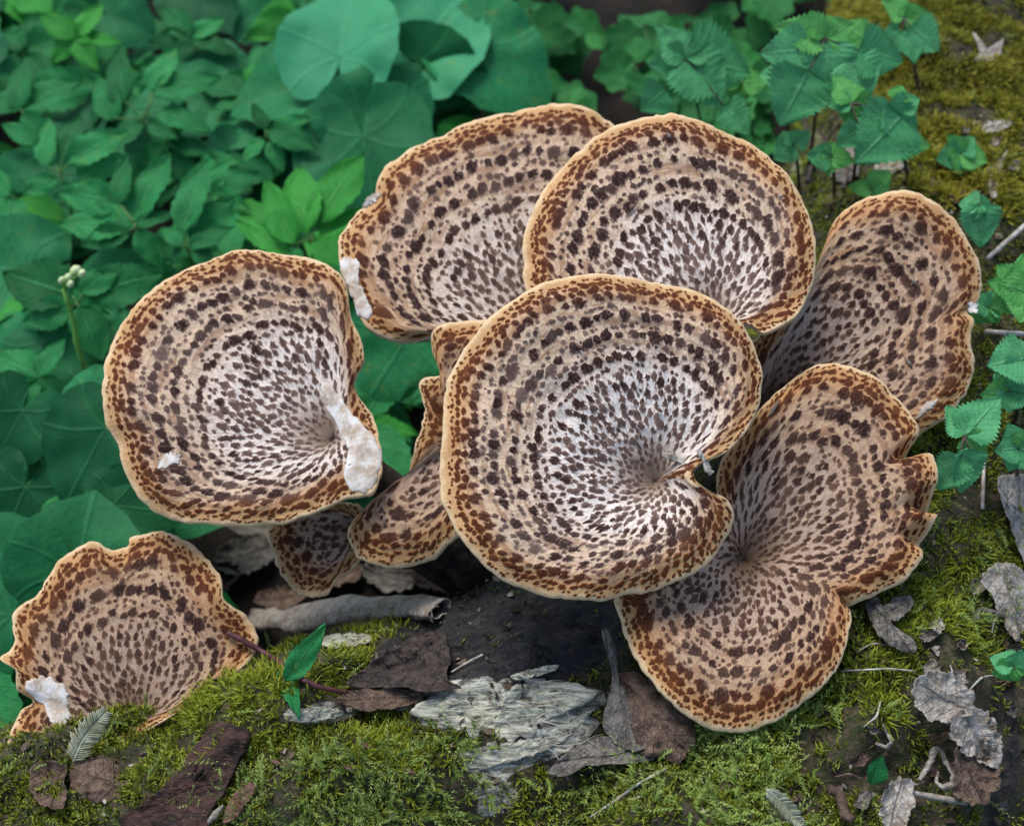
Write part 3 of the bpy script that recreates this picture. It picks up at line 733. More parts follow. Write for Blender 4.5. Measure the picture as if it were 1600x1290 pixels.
def plant(name, label, cat, group, hub_px, z, leaves, key, wid=1.0, nrm=None, mat=None, r0=.0016, foot=None, keys=None, pname='leaflet', stem_name='stalk'):
    """leaves: list of (base_px or None, tip_px); everything lies near a plane through the hub tilted a little to the light"""
    nrm = NTILT if nrm is None else np.asarray(nrm)/np.linalg.norm(nrm)
    hub = PZ(np.array(hub_px[0]), np.array(hub_px[1]), z); ft = foot_of(hub) if foot is None else np.asarray(foot)
    root = empty(name, ft); tag(root, label, cat, group)
    stalk(ft, hub, root, ft, r0, r0*.75, mat, .015, stem_name)
    for i, lf in enumerate(leaves):
        bp, tp = lf[0], lf[1]; wd = lf[2] if len(lf) > 2 else wid; kk = lf[3] if len(lf) > 3 else key
        b = hub if bp is None else PP(np.array(bp[0], float), np.array(bp[1], float), hub, nrm)+nrm*random.uniform(-.006, .006)
        t = PP(np.array(tp[0], float), np.array(tp[1], float), hub, nrm)+nrm*random.uniform(-.012, .010)
        if bp is not None: stalk(hub, b, root, ft, .0010, .0008, mat, .004, 'leaf_stalk')
        put_leaf(kk, b, t, nrm, root, ft, wd*(1.3 if kk.startswith('nettle') else 1), pname, random.uniform(-.35, .35))
    return root
GE = 'ground elder plants in the undergrowth'
LGE = 'green plant with pointed leaflets in the undergrowth beyond the fungi'
elders = [
 ((212,349), .19, [((190,318),(83,294)),((208,352),(81,337)),((188,322),(190,242)),((206,345),(262,238)),((212,352),(272,330)),((214,360),(250,415)),((205,362),(120,380))], 'elder'),
 ((289,380), .20, [((292,365),(311,238),.95),((296,372),(366,300)),((285,384),(250,352)),((298,385),(365,352),1.1),((286,388),(256,410)),((300,392),(345,420))], 'elder'),
 ((484,372), .215, [((480,366),(455,245),1.15),((494,352),(563,230),1.1),((462,384),(407,275),.85),((452,392),(362,336),.8),((500,372),(562,320),.9),((486,378),(540,415))], 'elderb'),
 ((225,184), .18, [((180,182),(140,110)),((196,160),(175,72)),((240,150),(341,104)),((235,140),(272,66)),((244,172),(328,196)),((222,190),(160,240)),((230,195),(278,215))], 'elder'),
 ((94,272), .19, [((76,262),(70,178),.9),((100,250),(124,176)),((110,258),(200,202)),((60,222),(4,196)),((118,270),(202,240)),((92,280),(30,300)),((96,284),(130,330))], 'elder'),
 ((32,172), .17, [(None,(122,114),1.2),(None,(30,90)),(None,(-30,140)),((36,180),(80,215))], 'elder'),
 ((262,222), .15, [(None,(336,237),1.1),(None,(290,160)),(None,(215,262)),(None,(300,290))], 'elder'),
 ((416,210), .19, [((420,205),(497,232),1.15),((412,215),(372,245),1.2),((424,200),(486,184),1.0),((414,200),(395,160),1.1),((420,216),(440,262),1.2)], 'elder'),
 ((330,300), .15, [(None,(405,262),1.2),(None,(350,240)),(None,(300,345)),(None,(390,330))], 'elder'),
 ((120,470), .20, [((112,462),(-5,418),1.5),((128,460),(190,412),1.2),((136,462),(255,418),1.3),((110,480),(30,500),1.5),((126,482),(160,560),1.4)], 'elder'),
 ((60,590), .17, [(None,(-20,545),1.4),(None,(100,530),1.3),(None,(0,640),1.5),(None,(112,650),1.4)], 'elder'),
 ((300,60), .15, [(None,(250,10)),(None,(350,20)),(None,(370,80)),(None,(270,105)),(None,(225,60))], 'elder'),
 ((120,60), .15, [(None,(60,20)),(None,(160,5)),(None,(190,62)),(None,(150,110),1.2),(None,(70,90))], 'elderb'),
]
EL = {2: 'bright green pointed-leaf plant wedged between the scarred and the nibbled fungus', 1: 'pointed-leaf plant right above the rim of the scarred fungus',
      9: 'pointed-leaf plant around the pale budding stalk', 7: 'small pointed-leaf rosette in front of the pale heart-shaped leaf', 12: 'yellowish pointed-leaf plant far back among the undergrowth'}
for i, (hp, z, lv, key) in enumerate(elders): plant('ground_elder', EL.get(i, LGE), 'plant', GE, hp, z, lv, key, 1.12)
GH = 'heart leaved plants in the undergrowth'
def heart(hp, tp, z, wid, label, key='heart', nrm=None, group=GH): return plant('heart_leaf_plant', label, 'plant', group, hp, z, [(None, tp, wid)], key, wid, nrm, pname='leaf_blade')
LH = 'low plant with a smooth heart-shaped leaf in the undergrowth'
heart((531,92), (546,-55), .215, .95, 'large pale heart-shaped leaf standing behind the nibbled fungus, notch at its base', 'heartp')
heart((648,90), (745,-40), .16, .9, LH, 'heartp')
heart((508,128), (352,160), .17, .95, LH)
heart((567,207), (672,108), .175, .95, LH, 'heart')
heart((566,212), (590,380), .19, 1.0, LH, 'heart')
heart((655,100), (770,135), .16, .9, LH); heart((742,75), (860,175), .16, .95, LH)
heart((165,668), (92,790), .20, 1.05, LH); heart((150,612), (70,650), .18, .9, LH)
heart((36,640), (-30,740), .18, 1.0, LH); heart((120,900), (150,765), .20, 1.3, 'broad dark green leaf behind the wavy edged fungus in moss', 'heart')
heart((20,960), (-60,800), .17, 1.2, LH); heart((175,790), (290,800), .16, .9, LH)
heart((640,520), (575,625), .17, 1.2, 'dark heart-shaped leaf showing between the scarred and the saddle-shaped fungus')
heart((40,760), (-10,880), .14, 1.2, LH); heart((70,530), (130,610), .16, 1.1, LH); heart((330,130), (280,40), .12, 1.0, LH)

# random undergrowth behind and below
def fill():
    rs = random.Random(11); made = 0
    for i in range(1000):
        x, y = rs.uniform(-1.05, .62), rs.uniform(-.45, 1.75)
        if float(Hlog(x, y)) > -.02 or float(Hlog(x+.03, y-.05)) > .0: continue
        z = rs.uniform(.05, .14)
        px, py, d = proj(np.array([x, y, z]))
        if px < -160 or px > 1300 or py < -130 or py > 1100: continue
        thin = py > 640 and px > 200
        if thin and rs.random() < .75: continue
        if y < .1 and x > -.1: continue
        ft = np.array([x+rs.uniform(-.02, .02), y+rs.uniform(-.02, .02), -.012])
        hub = np.array([x, y, z]); smallzone = px > 780
        k = rs.random()
        a0 = rs.uniform(0, 6.28)
        if smallzone:
            root = empty('creeping_plant', ft); tag(root, 'low plant with small rounded lobed leaves in the shade behind the caps', 'plant', 'small leaved plants behind the caps')
            stalk(ft, hub, root, ft, .0012, .0009)
            for j in range(rs.randint(3, 5)):
                a = a0+j*1.5+rs.uniform(-.3, .3); b = hub+np.array([math.cos(a), math.sin(a), rs.uniform(-.2, .6)])*rs.uniform(.02, .04)
                L = rs.uniform(.03, .05); put_leaf('small', b, b+np.array([math.cos(a), math.sin(a), -.15])*L, (rs.uniform(-.3, .3), -.45, .9), root, ft, 1.05, 'leaf', rs.uniform(-.3, .3), rs)
                stalk(hub, b, root, ft, .0008, .0007, None, .003, 'leaf_stalk')
        elif k < .76:
            root = empty('ground_elder', ft); tag(root, LGE, 'plant', GE); stalk(ft, hub, root, ft)
            for j in range(rs.randint(3, 6)):
                a = a0+j*1.15+rs.uniform(-.2, .2); L = rs.uniform(.055, .11); dv = np.array([math.cos(a), math.sin(a), rs.uniform(-.25, .15)])
                put_leaf('elder' if rs.random() < .85 else 'elderb', hub+dv*.008, hub+dv*L, (rs.uniform(-.3, .3), -.35, .9), root, ft, rs.uniform(.95, 1.4), 'leaflet', rs.uniform(-.4, .4), rs)
        else:
            root = empty('heart_leaf_plant', ft); tag(root, LH, 'plant', GH); stalk(ft, hub, root, ft)
            dv = np.array([math.cos(a0), math.sin(a0), rs.uniform(-.3, .1)]); L = rs.uniform(.06, .11)
            put_leaf('heart', hub, hub+dv*L, (rs.uniform(-.3, .3), -.35, .9), root, ft, rs.uniform(.9, 1.15), 'leaf_blade', 0, rs)
        made += 1
        if made >= 235: break
    print('undergrowth', made)
fill()

# flower stalk with a pale bud cluster
def bud_plant():
    a = PZ(np.array(135.), np.array(600.), .14); top = PZ(np.array(100.), np.array(452.), .27); ft = np.array([a[0]+.02, a[1], -.01])
    root = empty('budding_stalk', ft); tag(root, 'thin bright green stalk topped by a pale bud cluster', 'plant')
    v, f = tube(np.vstack([bez(ft, a, (a+top)/2, 6), bez((a+top)/2, top*.6+a*.4+np.array([.004, 0, 0]), top, 6)[1:]]), np.linspace(.0036, .0024, 11), 7)
    link('stalk', mk_mesh('stalk', v-ft, f, M_BSTALK), root)
    for dx, dy, s in ((118, 424, .0085), (106, 434, .006), (96, 438, .005), (128, 428, .006), (110, 444, .005)):
        e = PZ(np.array(float(dx)), np.array(float(dy)), .285)
        v, f = tube(bez(top, (top+e)/2+np.array([0, 0, .006]), e, 6), np.linspace(.0012, .0009, 6), 6); bs_ = link('bud_stalk', mk_mesh('bud_stalk', v-ft, f, M_BSTALK), root)
        v, f = tube(e+np.linspace(-1, 1, 7)[:, None]*np.array([.6, .1, .75])*s, s*.62*np.sqrt(np.clip(1.02-np.linspace(-1, 1, 7)**2, .03, 1)), 9, .3, int(dx))
        link('bud', mk_mesh('bud', v-ft, f, M_BUD), bs_)
bud_plant()

# serrated sprigs on the log
GN = 'serrated leafy sprigs on the log'
def sprig(label, hp, z, lv, key, foot_px, fz=None, mat=None, nrm=(0, -.6, .8)):
    d = loghit(*foot_px)[0]; ft = PD(np.array(float(foot_px[0])), np.array(float(foot_px[1])), d)-np.array([0, 0, .008])
    return plant('serrated_sprig', label, 'plant', GN, hp, z, lv, key, 1.0, nrm, mat or M_DSTALK, .0022, ft, pname='leaf')
sprig('blue-green serrated sprig rising behind the round cap, in front of dark shade', (1071,92), .40, [(None,(1176,109),1.15),(None,(1130,165),1.1),(None,(1014,106),1.0),(None,(1026,44),1.0),(None,(1108,54),1.0),(None,(1090,140),.8),((1040,140),(1002,172),1.2),((1130,165),(1178,205),1.0)], 'nettle', (1100,215))
sprig('tall serrated sprig with a bright young top whorl beside dark stems', (1289,60), .47, [(None,(1270,15),1.0,'nettleb'),(None,(1338,32),1.0,'nettleb'),(None,(1210,42),.8,'nettleb'),((1292,66),(1300,138),1.15),((1262,78),(1188,88),1.1),((1262,112),(1222,192),1.15),((1330,90),(1362,148),1.25),((1340,80),(1414,94),1.1)], 'nettle', (1262,275))
sprig('serrated sprig with broad leaves leaning over the mossy end of log', (1330,162), .45, [(None,(1309,113),1.0,'nettleb'),(None,(1378,186),1.1,'nettleb'),(None,(1294,160),1.0),(None,(1346,200),1.1,'nettleb'),((1405,168),(1440,148),1.1),((1400,160),(1412,128),1.0,'nettleb'),((1408,182),(1338,256),1.1),((1380,170),(1440,200),1.0),((1345,200),(1310,225),1.0)], 'nettle', (1330,290))
sprig('small serrated sprig against the yellow-green moss', (1412,28), .42, [(None,(1377,2),1.0,'nettleb'),(None,(1458,26),.9,'nettleb'),(None,(1408,-10),.9),((1405,45),(1382,48),1.0),((1420,44),(1468,80),1.1),((1412,48),(1430,100),1.1)], 'nettle', (1440,150))
sprig('low serrated leaves beside the base of the dark stems', (1240,225), .38, [(None,(1210,245),1.2),(None,(1264,208),1.2),(None,(1222,205),1.0)], 'nettle', (1250,290))
sprig('tiny bright seedling just behind the tan fungus', (1362,296), .37, [(None,(1394,268),1.2,'nettleb'),(None,(1325,290),.8,'nettleb'),(None,(1400,302),.8,'nettleb')], 'nettleb', (1350,318))
sprig('small drooping seedling by the mossy litter', (1530,318), .40, [(None,(1502,312),1.1),(None,(1556,322),1.1),(None,(1540,385),.9),(None,(1515,345),.9)], 'nettle', (1545,375))
sprig('lowest serrated sprig below the notched rim of the tan fungus', (1508,680), .41, [(None,(1562,618),.9),(None,(1482,632),.85),(None,(1545,718),.9,'nettleb'),((1500,712),(1472,768),.85),((1512,700),(1508,772),.8)], 'nettle', (1530,745))
sprig('serrated leaf pair between the two pale straws', (1600,560), .41, [(None,(1538,572),1.2),(None,(1575,605),1.2),(None,(1570,530),1.1)], 'nettle', (1590,600))
sprig('bright serrated sprig under the upper pale straw', (1602,455), .42, [(None,(1560,415),1.2,'nettleb'),(None,(1600,398),1.2,'nettleb'),(None,(1552,478),1.2,'nettleb'),(None,(1590,505),1.2,'nettleb'),(None,(1545,440),1.0)], 'nettleb', (1592,500))
sprig('leaf tips poking out of the black shade below the log', (1610,1310), .20, [(None,(1515,1272),1.0),(None,(1570,1255),1.0),(None,(1640,1250),1.0)], 'nettle', (1620,1320))

EX = [((1195,300),.39,(1205,330)),((1225,120),.40,(1240,230)),((1160,130),.36,(1190,240)),((1350,60),.40,(1370,200)),((1300,245),.40,(1305,300)),((1575,610),.39,(1580,660)),((1590,700),.40,(1590,740)),((1545,480),.38,(1560,520)),((1420,225),.40,(1425,270)),((1500,240),.37,(1505,270)),((1585,1040),.38,(1580,1060))]
er = random.Random(3)
for i, (hp, z, fp) in enumerate(EX):
    a0 = er.uniform(0, 6.28); n_ = er.randint(3, 5); R0 = er.uniform(28, 48)
    sprig('low bunch of serrated leaves close to the surface of the log' , hp, z, [(None, (hp[0]+math.cos(a0+6.28*q/n_)*R0*er.uniform(.8, 1.2), hp[1]+math.sin(a0+6.28*q/n_)*R0*.8), 1.1, er.choice(['nettle', 'nettleb'])) for q in range(n_)], 'nettle', fp)
# ------------------------------------------------------------------ moss (nobody could count it)
def moss_map(px, py, P):
    n = fbm(P*18, 71, 3); n2 = fbm(P*55, 72, 2)
    wood, dark, _ = pix_masks(px, py, P)
    B = lambda *a: blob(px, py, *a)
    short = np.maximum.reduce([B(300,1080,190,90,-25), B(460,1010,120,45,-10), B(520,1030,60,40), B(330,1200,150,90,0)*.7, B(600,1160,120,50), B(90,1240,120,60)*.5,
                               B(1400,1000,130,110)*.55, B(1540,850,70,70)*.6, B(1500,720,90,80)*.5, B(1300,1180,220,120)*.75, B(1180,1190,110,80), B(900,1240,160,60)*.5, B(1430,1230,120,80)*.6, B(430,1180,70,90)])
    lng = np.maximum.reduce([B(560,1240,190,70), B(450,1250,90,60), B(1160,1210,120,110,20), B(1230,1120,90,30)*.7, B(1000,1240,110,40)*.5, B(1540,960,60,60)*.4, B(720,1190,60,70)*.7])
    yel = np.maximum.reduce([B(1490,120,130,150), B(1580,60,90,90), B(1480,285,60,30), B(1585,290,40,50), B(1370,20,80,40)*.7])
    cut = (1-np.clip(wood*1.2, 0, 1))*(1-.97*np.clip(dark*1.2, 0, 1))
    lim = sstep(.33, .47, n+.35*(n2-.5))
    base = .36
    return np.clip(short+base, 0, 1)*cut*lim, lng*cut*sstep(.34, .46, n), yel*sstep(.27, .45, n)
def sample_log(n, rs):
    x = rs.uniform(-.62, 1.0, n); y = rs.uniform(-.52, 1.2, n)
    z = Hlog(x, y); ok = z > .05; x, y, z = x[ok], y[ok], z[ok]
    px, py, d = proj(np.stack([x, y, z], -1)); ok = (px > -120) & (px < 1720) & (py > -90) & (py < 1560)
    x, y, z, px, py = x[ok], y[ok], z[ok], px[ok], py[ok]; e = .004
    nx = -(Hlog(x+e, y)-Hlog(x-e, y))/(2*e); ny = -(Hlog(x, y+e)-Hlog(x, y-e))/(2*e)
    N = np.stack([nx, ny, np.ones_like(nx)], -1); N /= np.linalg.norm(N, axis=1)[:, None]
    return np.stack([x, y, z], -1), N, px, py
def blades(P, N, nb, length, width, spread, rs, rnd, lift=0.0):
    """nb pointed two-segment blades at every P, fanned about N"""
    n = len(P); P = np.repeat(P, nb, 0); N = np.repeat(N, nb, 0); rnd = np.repeat(rnd, nb); m = n*nb
    D = N+rs.normal(0, spread, (m, 3)); D /= np.linalg.norm(D, axis=1)[:, None]
    L = np.repeat(np.broadcast_to(length, (n,)), nb)*rs.uniform(.6, 1.3, m); Wd = width*rs.uniform(.7, 1.3, m)
    side = np.cross(D, rs.normal(0, 1, (m, 3))); side /= np.linalg.norm(side, axis=1)[:, None]
    bend = rs.normal(0, .35, (m, 3)); bend[:, 2] -= .25
    p0 = P-N*.002+N*lift+rs.normal(0, .0012, (m, 3)); p1 = p0+D*L[:, None]*.55; p2 = p1+(D+bend*.8)*L[:, None]*.5
    V = np.stack([p0-side*Wd[:, None]*.35, p0+side*Wd[:, None]*.35, p1-side*Wd[:, None]*.5, p1+side*Wd[:, None]*.5, p2], 1)
    i = np.arange(m)[:, None]*5
    F = np.concatenate([i+np.array([0, 1, 3]), i+np.array([0, 3, 2]), i+np.array([2, 3, 4])])
    t = np.tile([0, 0, .55, .55, 1.0], m); rn = np.repeat(np.clip(rnd+rs.normal(0, .18, m), 0, 1), 5)
    return V.reshape(-1, 3), F, t, rn
def fronds(P, N, length, nleaf, leaf, rs, rnd):
    """feather-moss shoots: a bent thread with pointed leaflets along both sides"""
    n = len(P); D = N*.35+rs.normal(0, .7, (n, 3)); D /= np.linalg.norm(D, axis=1)[:, None]
    L = length*rs.uniform(.6, 1.4, n); bend = N*rs.uniform(-.5, .35, n)[:, None]+rs.normal(0, .35, (n, 3))
    V, T, RN = [], [], []
    k = np.linspace(.08, 1, nleaf)
    for j, kk in enumerate(k):
        c = P+N*.004+(D*kk+bend*kk*kk*.6)*L[:, None]; tg = D+bend*kk*1.2; tg /= np.linalg.norm(tg, axis=1)[:, None]
        sd_ = np.cross(tg, N+rs.normal(0, .4, (n, 3))); sd_ /= np.linalg.norm(sd_, axis=1)[:, None]
        sg = 1 if j % 2 else -1; lf = leaf*(1.15-.7*kk)
        if j == nleaf-1: sg = 0
        tip = c+tg*lf*.8+sd_*sg*lf*.75; wv = np.cross(tip-c, N); wv /= np.linalg.norm(wv, axis=1)[:, None]+1e-9
        V += [c-tg*lf*.35, c+wv*lf*.16+tg*lf*.2, tip]; T += [np.full(n, .3+.4*kk), np.full(n, .4+.4*kk), np.full(n, .6+.4*kk)]; RN += [rnd]*3
    V = np.stack(V, 1); m = V.shape[1]; i = np.arange(n)[:, None]*m
    F = np.concatenate([i+np.array([3*j, 3*j+1, 3*j+2]) for j in range(nleaf)])
    return V.reshape(-1, 3), F, np.stack(T, 1).ravel(), np.stack(RN, 1).ravel()
rs = np.random.default_rng(21)
P, N, px, py = sample_log(420000, rs); ms, ml, my = moss_map(px, py, P); rv = rs.random(len(P))
rnd = np.clip(fbm(P*30, 61, 2)*1.2+fbm(P*9, 64, 2)*1.2-.75, 0, 1)
def moss_obj(parts, mat, label):
    V, F, T, R_, off = [], [], [], [], 0
    for v, f, t, r in parts: V.append(v); F.append(f+off); T.append(t); R_.append(r); off += len(v)
    o = link('moss', mk_mesh('moss', np.concatenate(V), np.concatenate(F), mat, smooth=False, attrs={'t': np.concatenate(T), 'rnd': np.concatenate(R_)})); tag(o, label, 'moss', None, 'stuff'); return len(np.concatenate(F))
k = rv < ms*.62
c1 = moss_obj([blades(P[k], N[k], 6, .006+.005*rnd[k], .0015, .6, rs, rnd[k])], M_MOSS, 'short dark green moss covering the log below the fungi')
P2, N2, px2, py2 = sample_log(300000, rs); ms, ml, my = moss_map(px2, py2, P2); rv = rs.random(len(P2)); rnd2 = np.clip(fbm(P2*30, 62, 2)*1.2+fbm(P2*9, 65, 2)*1.2-.65, 0, 1)
k = rv < ml*.34+ms*.02
c2 = moss_obj([fronds(P2[k], N2[k], .022, 14, .0042, rs, rnd2[k])], M_MOSSL, 'long pale green feathery moss at the front of the log')
k = rv < my*.6
c3 = moss_obj([blades(P2[k], N2[k], 7, .009+.007*rnd2[k], .0019, .65, rs, rnd2[k])], M_MOSSY, 'yellow-green cushion moss on the far end of the log')
print('moss tris', c1, c2, c3)

# ------------------------------------------------------------------ litter flakes (uncountable crumbs)
k = (rs.random(len(P2)) < .06) | ((rs.random(len(P2)) < .09) & (px2 > 1240) & (py2 < 420)); k &= my < .3
Pl, Nl = P2[k], N2[k]; n = len(Pl)
A = rs.normal(0, 1, (n, 3)); A -= (A*Nl).sum(1)[:, None]*Nl*.8; A /= np.linalg.norm(A, axis=1)[:, None]; Bv = np.cross(Nl, A)
sz = np.minimum(.0019*np.exp(rs.normal(0, .5, n)), .0042); asp = rs.uniform(.2, .8, n)
ring = []
for a in np.linspace(0, 2*math.pi, 6, endpoint=False):
    ring.append(Pl+Nl*(.0025+rs.normal(0, .001, n))[:, None]+(A*(np.cos(a)*sz*rs.uniform(.7, 1.4, n))[:, None]+Bv*(np.sin(a)*sz*asp*rs.uniform(.6, 1.3, n))[:, None]))
V = np.stack(ring, 1).reshape(-1, 3); i = np.arange(n)[:, None]*6
F = np.concatenate([i+np.array([0, 1, 2, 3]), i+np.array([0, 3, 4, 5])])
o = link('forest_litter', mk_mesh('forest_litter', V, F, M_LIT, smooth=False, attrs={'rnd': np.repeat(rs.random(n)**1.6, 6)})); tag(o, 'crumbs of bark and dead leaf strewn over the log', 'litter', None, 'stuff')

# ------------------------------------------------------------------ single pieces lying on the log
def piece(name, label, cat, pts, mat, lift=.004, thick=.0012, amp=.003, freq=28, bulge=.0, curl=.0, seed=1, rough=4, group=None, nrm=None, ridge=.0025):
    p = np.array(pts, float); o = slab(pts, on_log(p[:, 0], p[:, 1], lift), thick, mat, name, None, None, amp, freq, bulge, curl, 14, 90, seed, rough, nrm, ridge)
    return tag(o, label, cat, group)
piece('bark_piece', 'thick dark brown slab of bark lying on the moss', 'bark', [(190,1290),(215,1262),(262,1222),(295,1180),(330,1140),(352,1130),(385,1140),(390,1158),(376,1190),(350,1240),(330,1262),(320,1300),(260,1320)], M_BARK, .012, .012, .005, 40, seed=1, rough=7)
piece('bark_piece', 'small reddish bark chip next to the thick dark bark slab', 'bark', [(350,1278),(362,1248),(385,1226),(399,1222),(396,1240),(378,1268),(360,1284)], M_REDBARK, .008, .005, .002, 60, seed=2)
piece('dead_leaf', 'curled brown dead leaf below the wavy edged fungus, left lobe', 'leaf', [(52,1215),(60,1196),(85,1190),(108,1200),(106,1235),(104,1260),(80,1262),(56,1245)], M_DEAD, .008, .001, .003, 40, -.004, .008, seed=3, rough=4)
piece('dead_leaf', 'rumpled brown dead leaf beside the thick dark bark slab', 'leaf', [(108,1205),(125,1185),(160,1178),(182,1195),(185,1240),(160,1252),(125,1245),(110,1228)], M_DEAD, .010, .001, .003, 40, .004, -.005, seed=4, rough=5)
piece('dead_leaf', 'dark wet dead leaf on the black wood under the saddle fungus', 'leaf', [(545,1072),(580,1040),(620,1010),(660,995),(690,990),(705,1030),(700,1062),(720,1075),(680,1082),(620,1075)], M_DARKLEAF, .010, .001, .004, 34, .004, .006, seed=5, rough=5)
piece('dead_leaf', 'narrow brown leaf strip lying at the edge of pale wood', 'leaf', [(520,1095),(548,1080),(600,1076),(655,1080),(655,1096),(610,1108),(570,1112),(540,1102)], M_DEAD, .010, .001, .003, 34, .002, .003, seed=6)
piece('dead_leaf', 'upright folded grey dead leaf under the two-lobed fungus', 'leaf', [(940,990),(950,985),(963,1020),(965,1065),(985,1090),(1000,1130),(1010,1168),(985,1172),(955,1158),(942,1128),(950,1090),(955,1050)], M_DEADG, .020, .001, .004, 40, .010, .004, seed=7)
piece('dead_leaf', 'crumpled brown dead leaf wedged below the two-lobed fungus', 'leaf', [(965,1060),(1000,1050),(1050,1090),(1085,1130),(1080,1170),(1060,1190),(1030,1178),(1000,1172),(980,1150),(960,1110)], M_DEAD, .022, .001, .006, 45, .010, -.004, seed=8, rough=6)
piece('dead_leaf', 'pointed grey-brown dead leaf lying flat in front of the crumpled one', 'leaf', [(857,1206),(880,1182),(915,1160),(945,1150),(975,1170),(1020,1178),(1010,1190),(950,1195),(905,1198),(885,1213)], M_DEADG, .010, .001, .003, 40, .003, .004, seed=9)
piece('dead_leaf', 'large pale dead leaf at the foot of the lowest serrated sprig', 'leaf', [(1553,752),(1600,745),(1650,770),(1660,900),(1610,905),(1590,870),(1575,830),(1562,795)], M_PALE, .012, .001, .005, 26, .004, .008, seed=10)
piece('dead_leaf', 'whitish shrivelled leaf below the large pale dead leaf', 'leaf', [(1530,905),(1560,882),(1590,890),(1610,930),(1600,980),(1585,1000),(1560,960),(1545,930)], M_PALE, .014, .001, .006, 45, .006, .004, seed=11, rough=6)
piece('dead_leaf', 'grey curled leaf strip beside the split rim of two-lobed fungus', 'leaf', [(1352,935),(1368,928),(1380,955),(1400,980),(1428,1000),(1430,1018),(1405,1015),(1375,995),(1358,965)], M_DEADG, .018, .0012, .002, 40, .006, .0, seed=12)
piece('bark_piece', 'short grey bark stub across the curled leaf strip', 'bark', [(1372,955),(1410,930),(1425,938),(1420,955),(1390,972)], M_DEADG, .014, .006, .002, 60, seed=13)
piece('dead_leaf', 'grey flake in the litter of log end by the moss', 'leaf', [(1535,200),(1550,190),(1575,188),(1578,198),(1555,206),(1540,208)], M_PALE, .010, .001, .002, 60, seed=14)
piece('dead_leaf', 'pale forked leaf scrap lying on the yellow-green moss', 'leaf', [(1520,52),(1530,60),(1540,88),(1555,80),(1568,60),(1560,90),(1540,98),(1522,92),(1530,80)], M_PALE, .012, .001, .002, 60, seed=15, rough=2)
piece('dead_leaf', 'long twisted pale leaf strip down the litter', 'leaf', [(1546,262),(1560,250),(1575,235),(1565,260),(1560,290),(1555,310),(1546,300),(1545,280)], M_PALE, .010, .001, .002, 60, seed=16, rough=2)
piece('dead_leaf', 'buff dead leaf under the broad leaved sprig', 'leaf', [(1290,255),(1310,245),(1335,252),(1340,275),(1320,290),(1298,278)], M_DEADG, .010, .001, .003, 50, .003, .004, seed=17)
piece('dead_leaf', 'whitish leaf flake behind the broad leaved sprig', 'leaf', [(1365,260),(1385,242),(1412,240),(1412,262),(1390,275),(1370,275)], M_PALE, .008, .001, .003, 50, .003, .004, seed=18)
piece('wood_chip', 'pale splintered slab of rotten wood below the biggest cap', 'wood', [(640,1108),(700,1085),(770,1065),(850,1060),(930,1082),(900,1105),(850,1125),(820,1150),(770,1165),(735,1150),(690,1130)], M_WOOD, .004, .006, .003, 60, seed=19, rough=16, ridge=.0025)
piece('wood_chip', 'lower pale wood splinter edged with moss', 'wood', [(705,1185),(760,1165),(820,1155),(880,1130),(925,1110),(900,1140),(850,1175),(790,1192),(740,1200)], M_WOOD, .003, .005, .003, 60, seed=20, rough=12, ridge=.0025)
piece('wood_chip', 'short white-topped wood chip beside the green blade', 'wood', [(455,1112),(490,1106),(530,1108),(536,1118),(505,1126),(470,1128)], M_WOOD, .010, .006, .003, 70, seed=21)
piece('wood_chip', 'flat grey wood chip beside the mossy hump', 'wood', [(500,1000),(530,990),(575,992),(578,1004),(545,1010),(515,1012)], M_WOOD, .010, .004, .003, 70, seed=22)
piece('wood_chip', 'thin pale splinter on the black wood', 'wood', [(800,1055),(830,1046),(868,1038),(872,1044),(845,1054),(810,1062)], M_WOOD, .008, .003, .002, 70, seed=23, rough=3)
# old crumbling pale bracket remains by the edge of the log
for i, (pts, lab, mt, lf) in enumerate([
   ([(1420,1075),(1440,1055),(1475,1055),(1505,1080),(1510,1115),(1480,1130),(1450,1130),(1430,1110)], 'whitish lumpy remains of an old bracket, topmost of the crumbling row', M_PALE, .022),
   ([(1478,1130),(1505,1110),(1535,1115),(1552,1160),(1550,1200),(1520,1190),(1490,1170)], 'wrinkled white bracket remains in the middle of the crumbling row', M_PALE, .024),
   ([(1488,1168),(1520,1180),(1552,1195),(1545,1240),(1525,1258),(1490,1250),(1482,1210)], 'brown banded bracket remains, lowest of the crumbling row', M_DEAD, .022),
   ([(1375,1240),(1395,1218),(1418,1225),(1420,1265),(1405,1300),(1380,1300),(1370,1265)], 'ringed pale bracket stub apart from the crumbling row', M_PALE, .018)]):
    piece('old_bracket', lab, 'fungus', pts, mt, lf, .0012, .006, 38, .008, .012, seed=30+i, rough=9, ridge=.0035)

# curled rolls and tubes
def tubething(name, label, cat, pix, radpx, mat, lift=.006, ns=8, jit=.2, group=None, seed=1, parent=None, taper=True):
    p = np.array(pix, float); d = loghit(p[:, 0], p[:, 1])-lift
    d = np.minimum(d, np.median(d)+.03)
    W = PD(p[:, 0], p[:, 1], d)
    s = np.linspace(0, 1, len(W)); n = max(10, 5*len(W)); ss = np.linspace(0, 1, n)
    Wi = np.stack([np.interp(ss, s, W[:, i]) for i in range(3)], 1)
    for _ in range(2): Wi[1:-1] = (Wi[:-2]+Wi[1:-1]*2+Wi[2:])/4
    rad = np.interp(ss, np.linspace(0, 1, len(np.atleast_1d(radpx))), np.atleast_1d(radpx))/FPX*d.mean()
    v, f = tube(Wi, rad, ns, jit, seed); o = link(name, mk_mesh(name, v, f, mat), parent)
    return tag(o, label, cat, group) if not parent else o
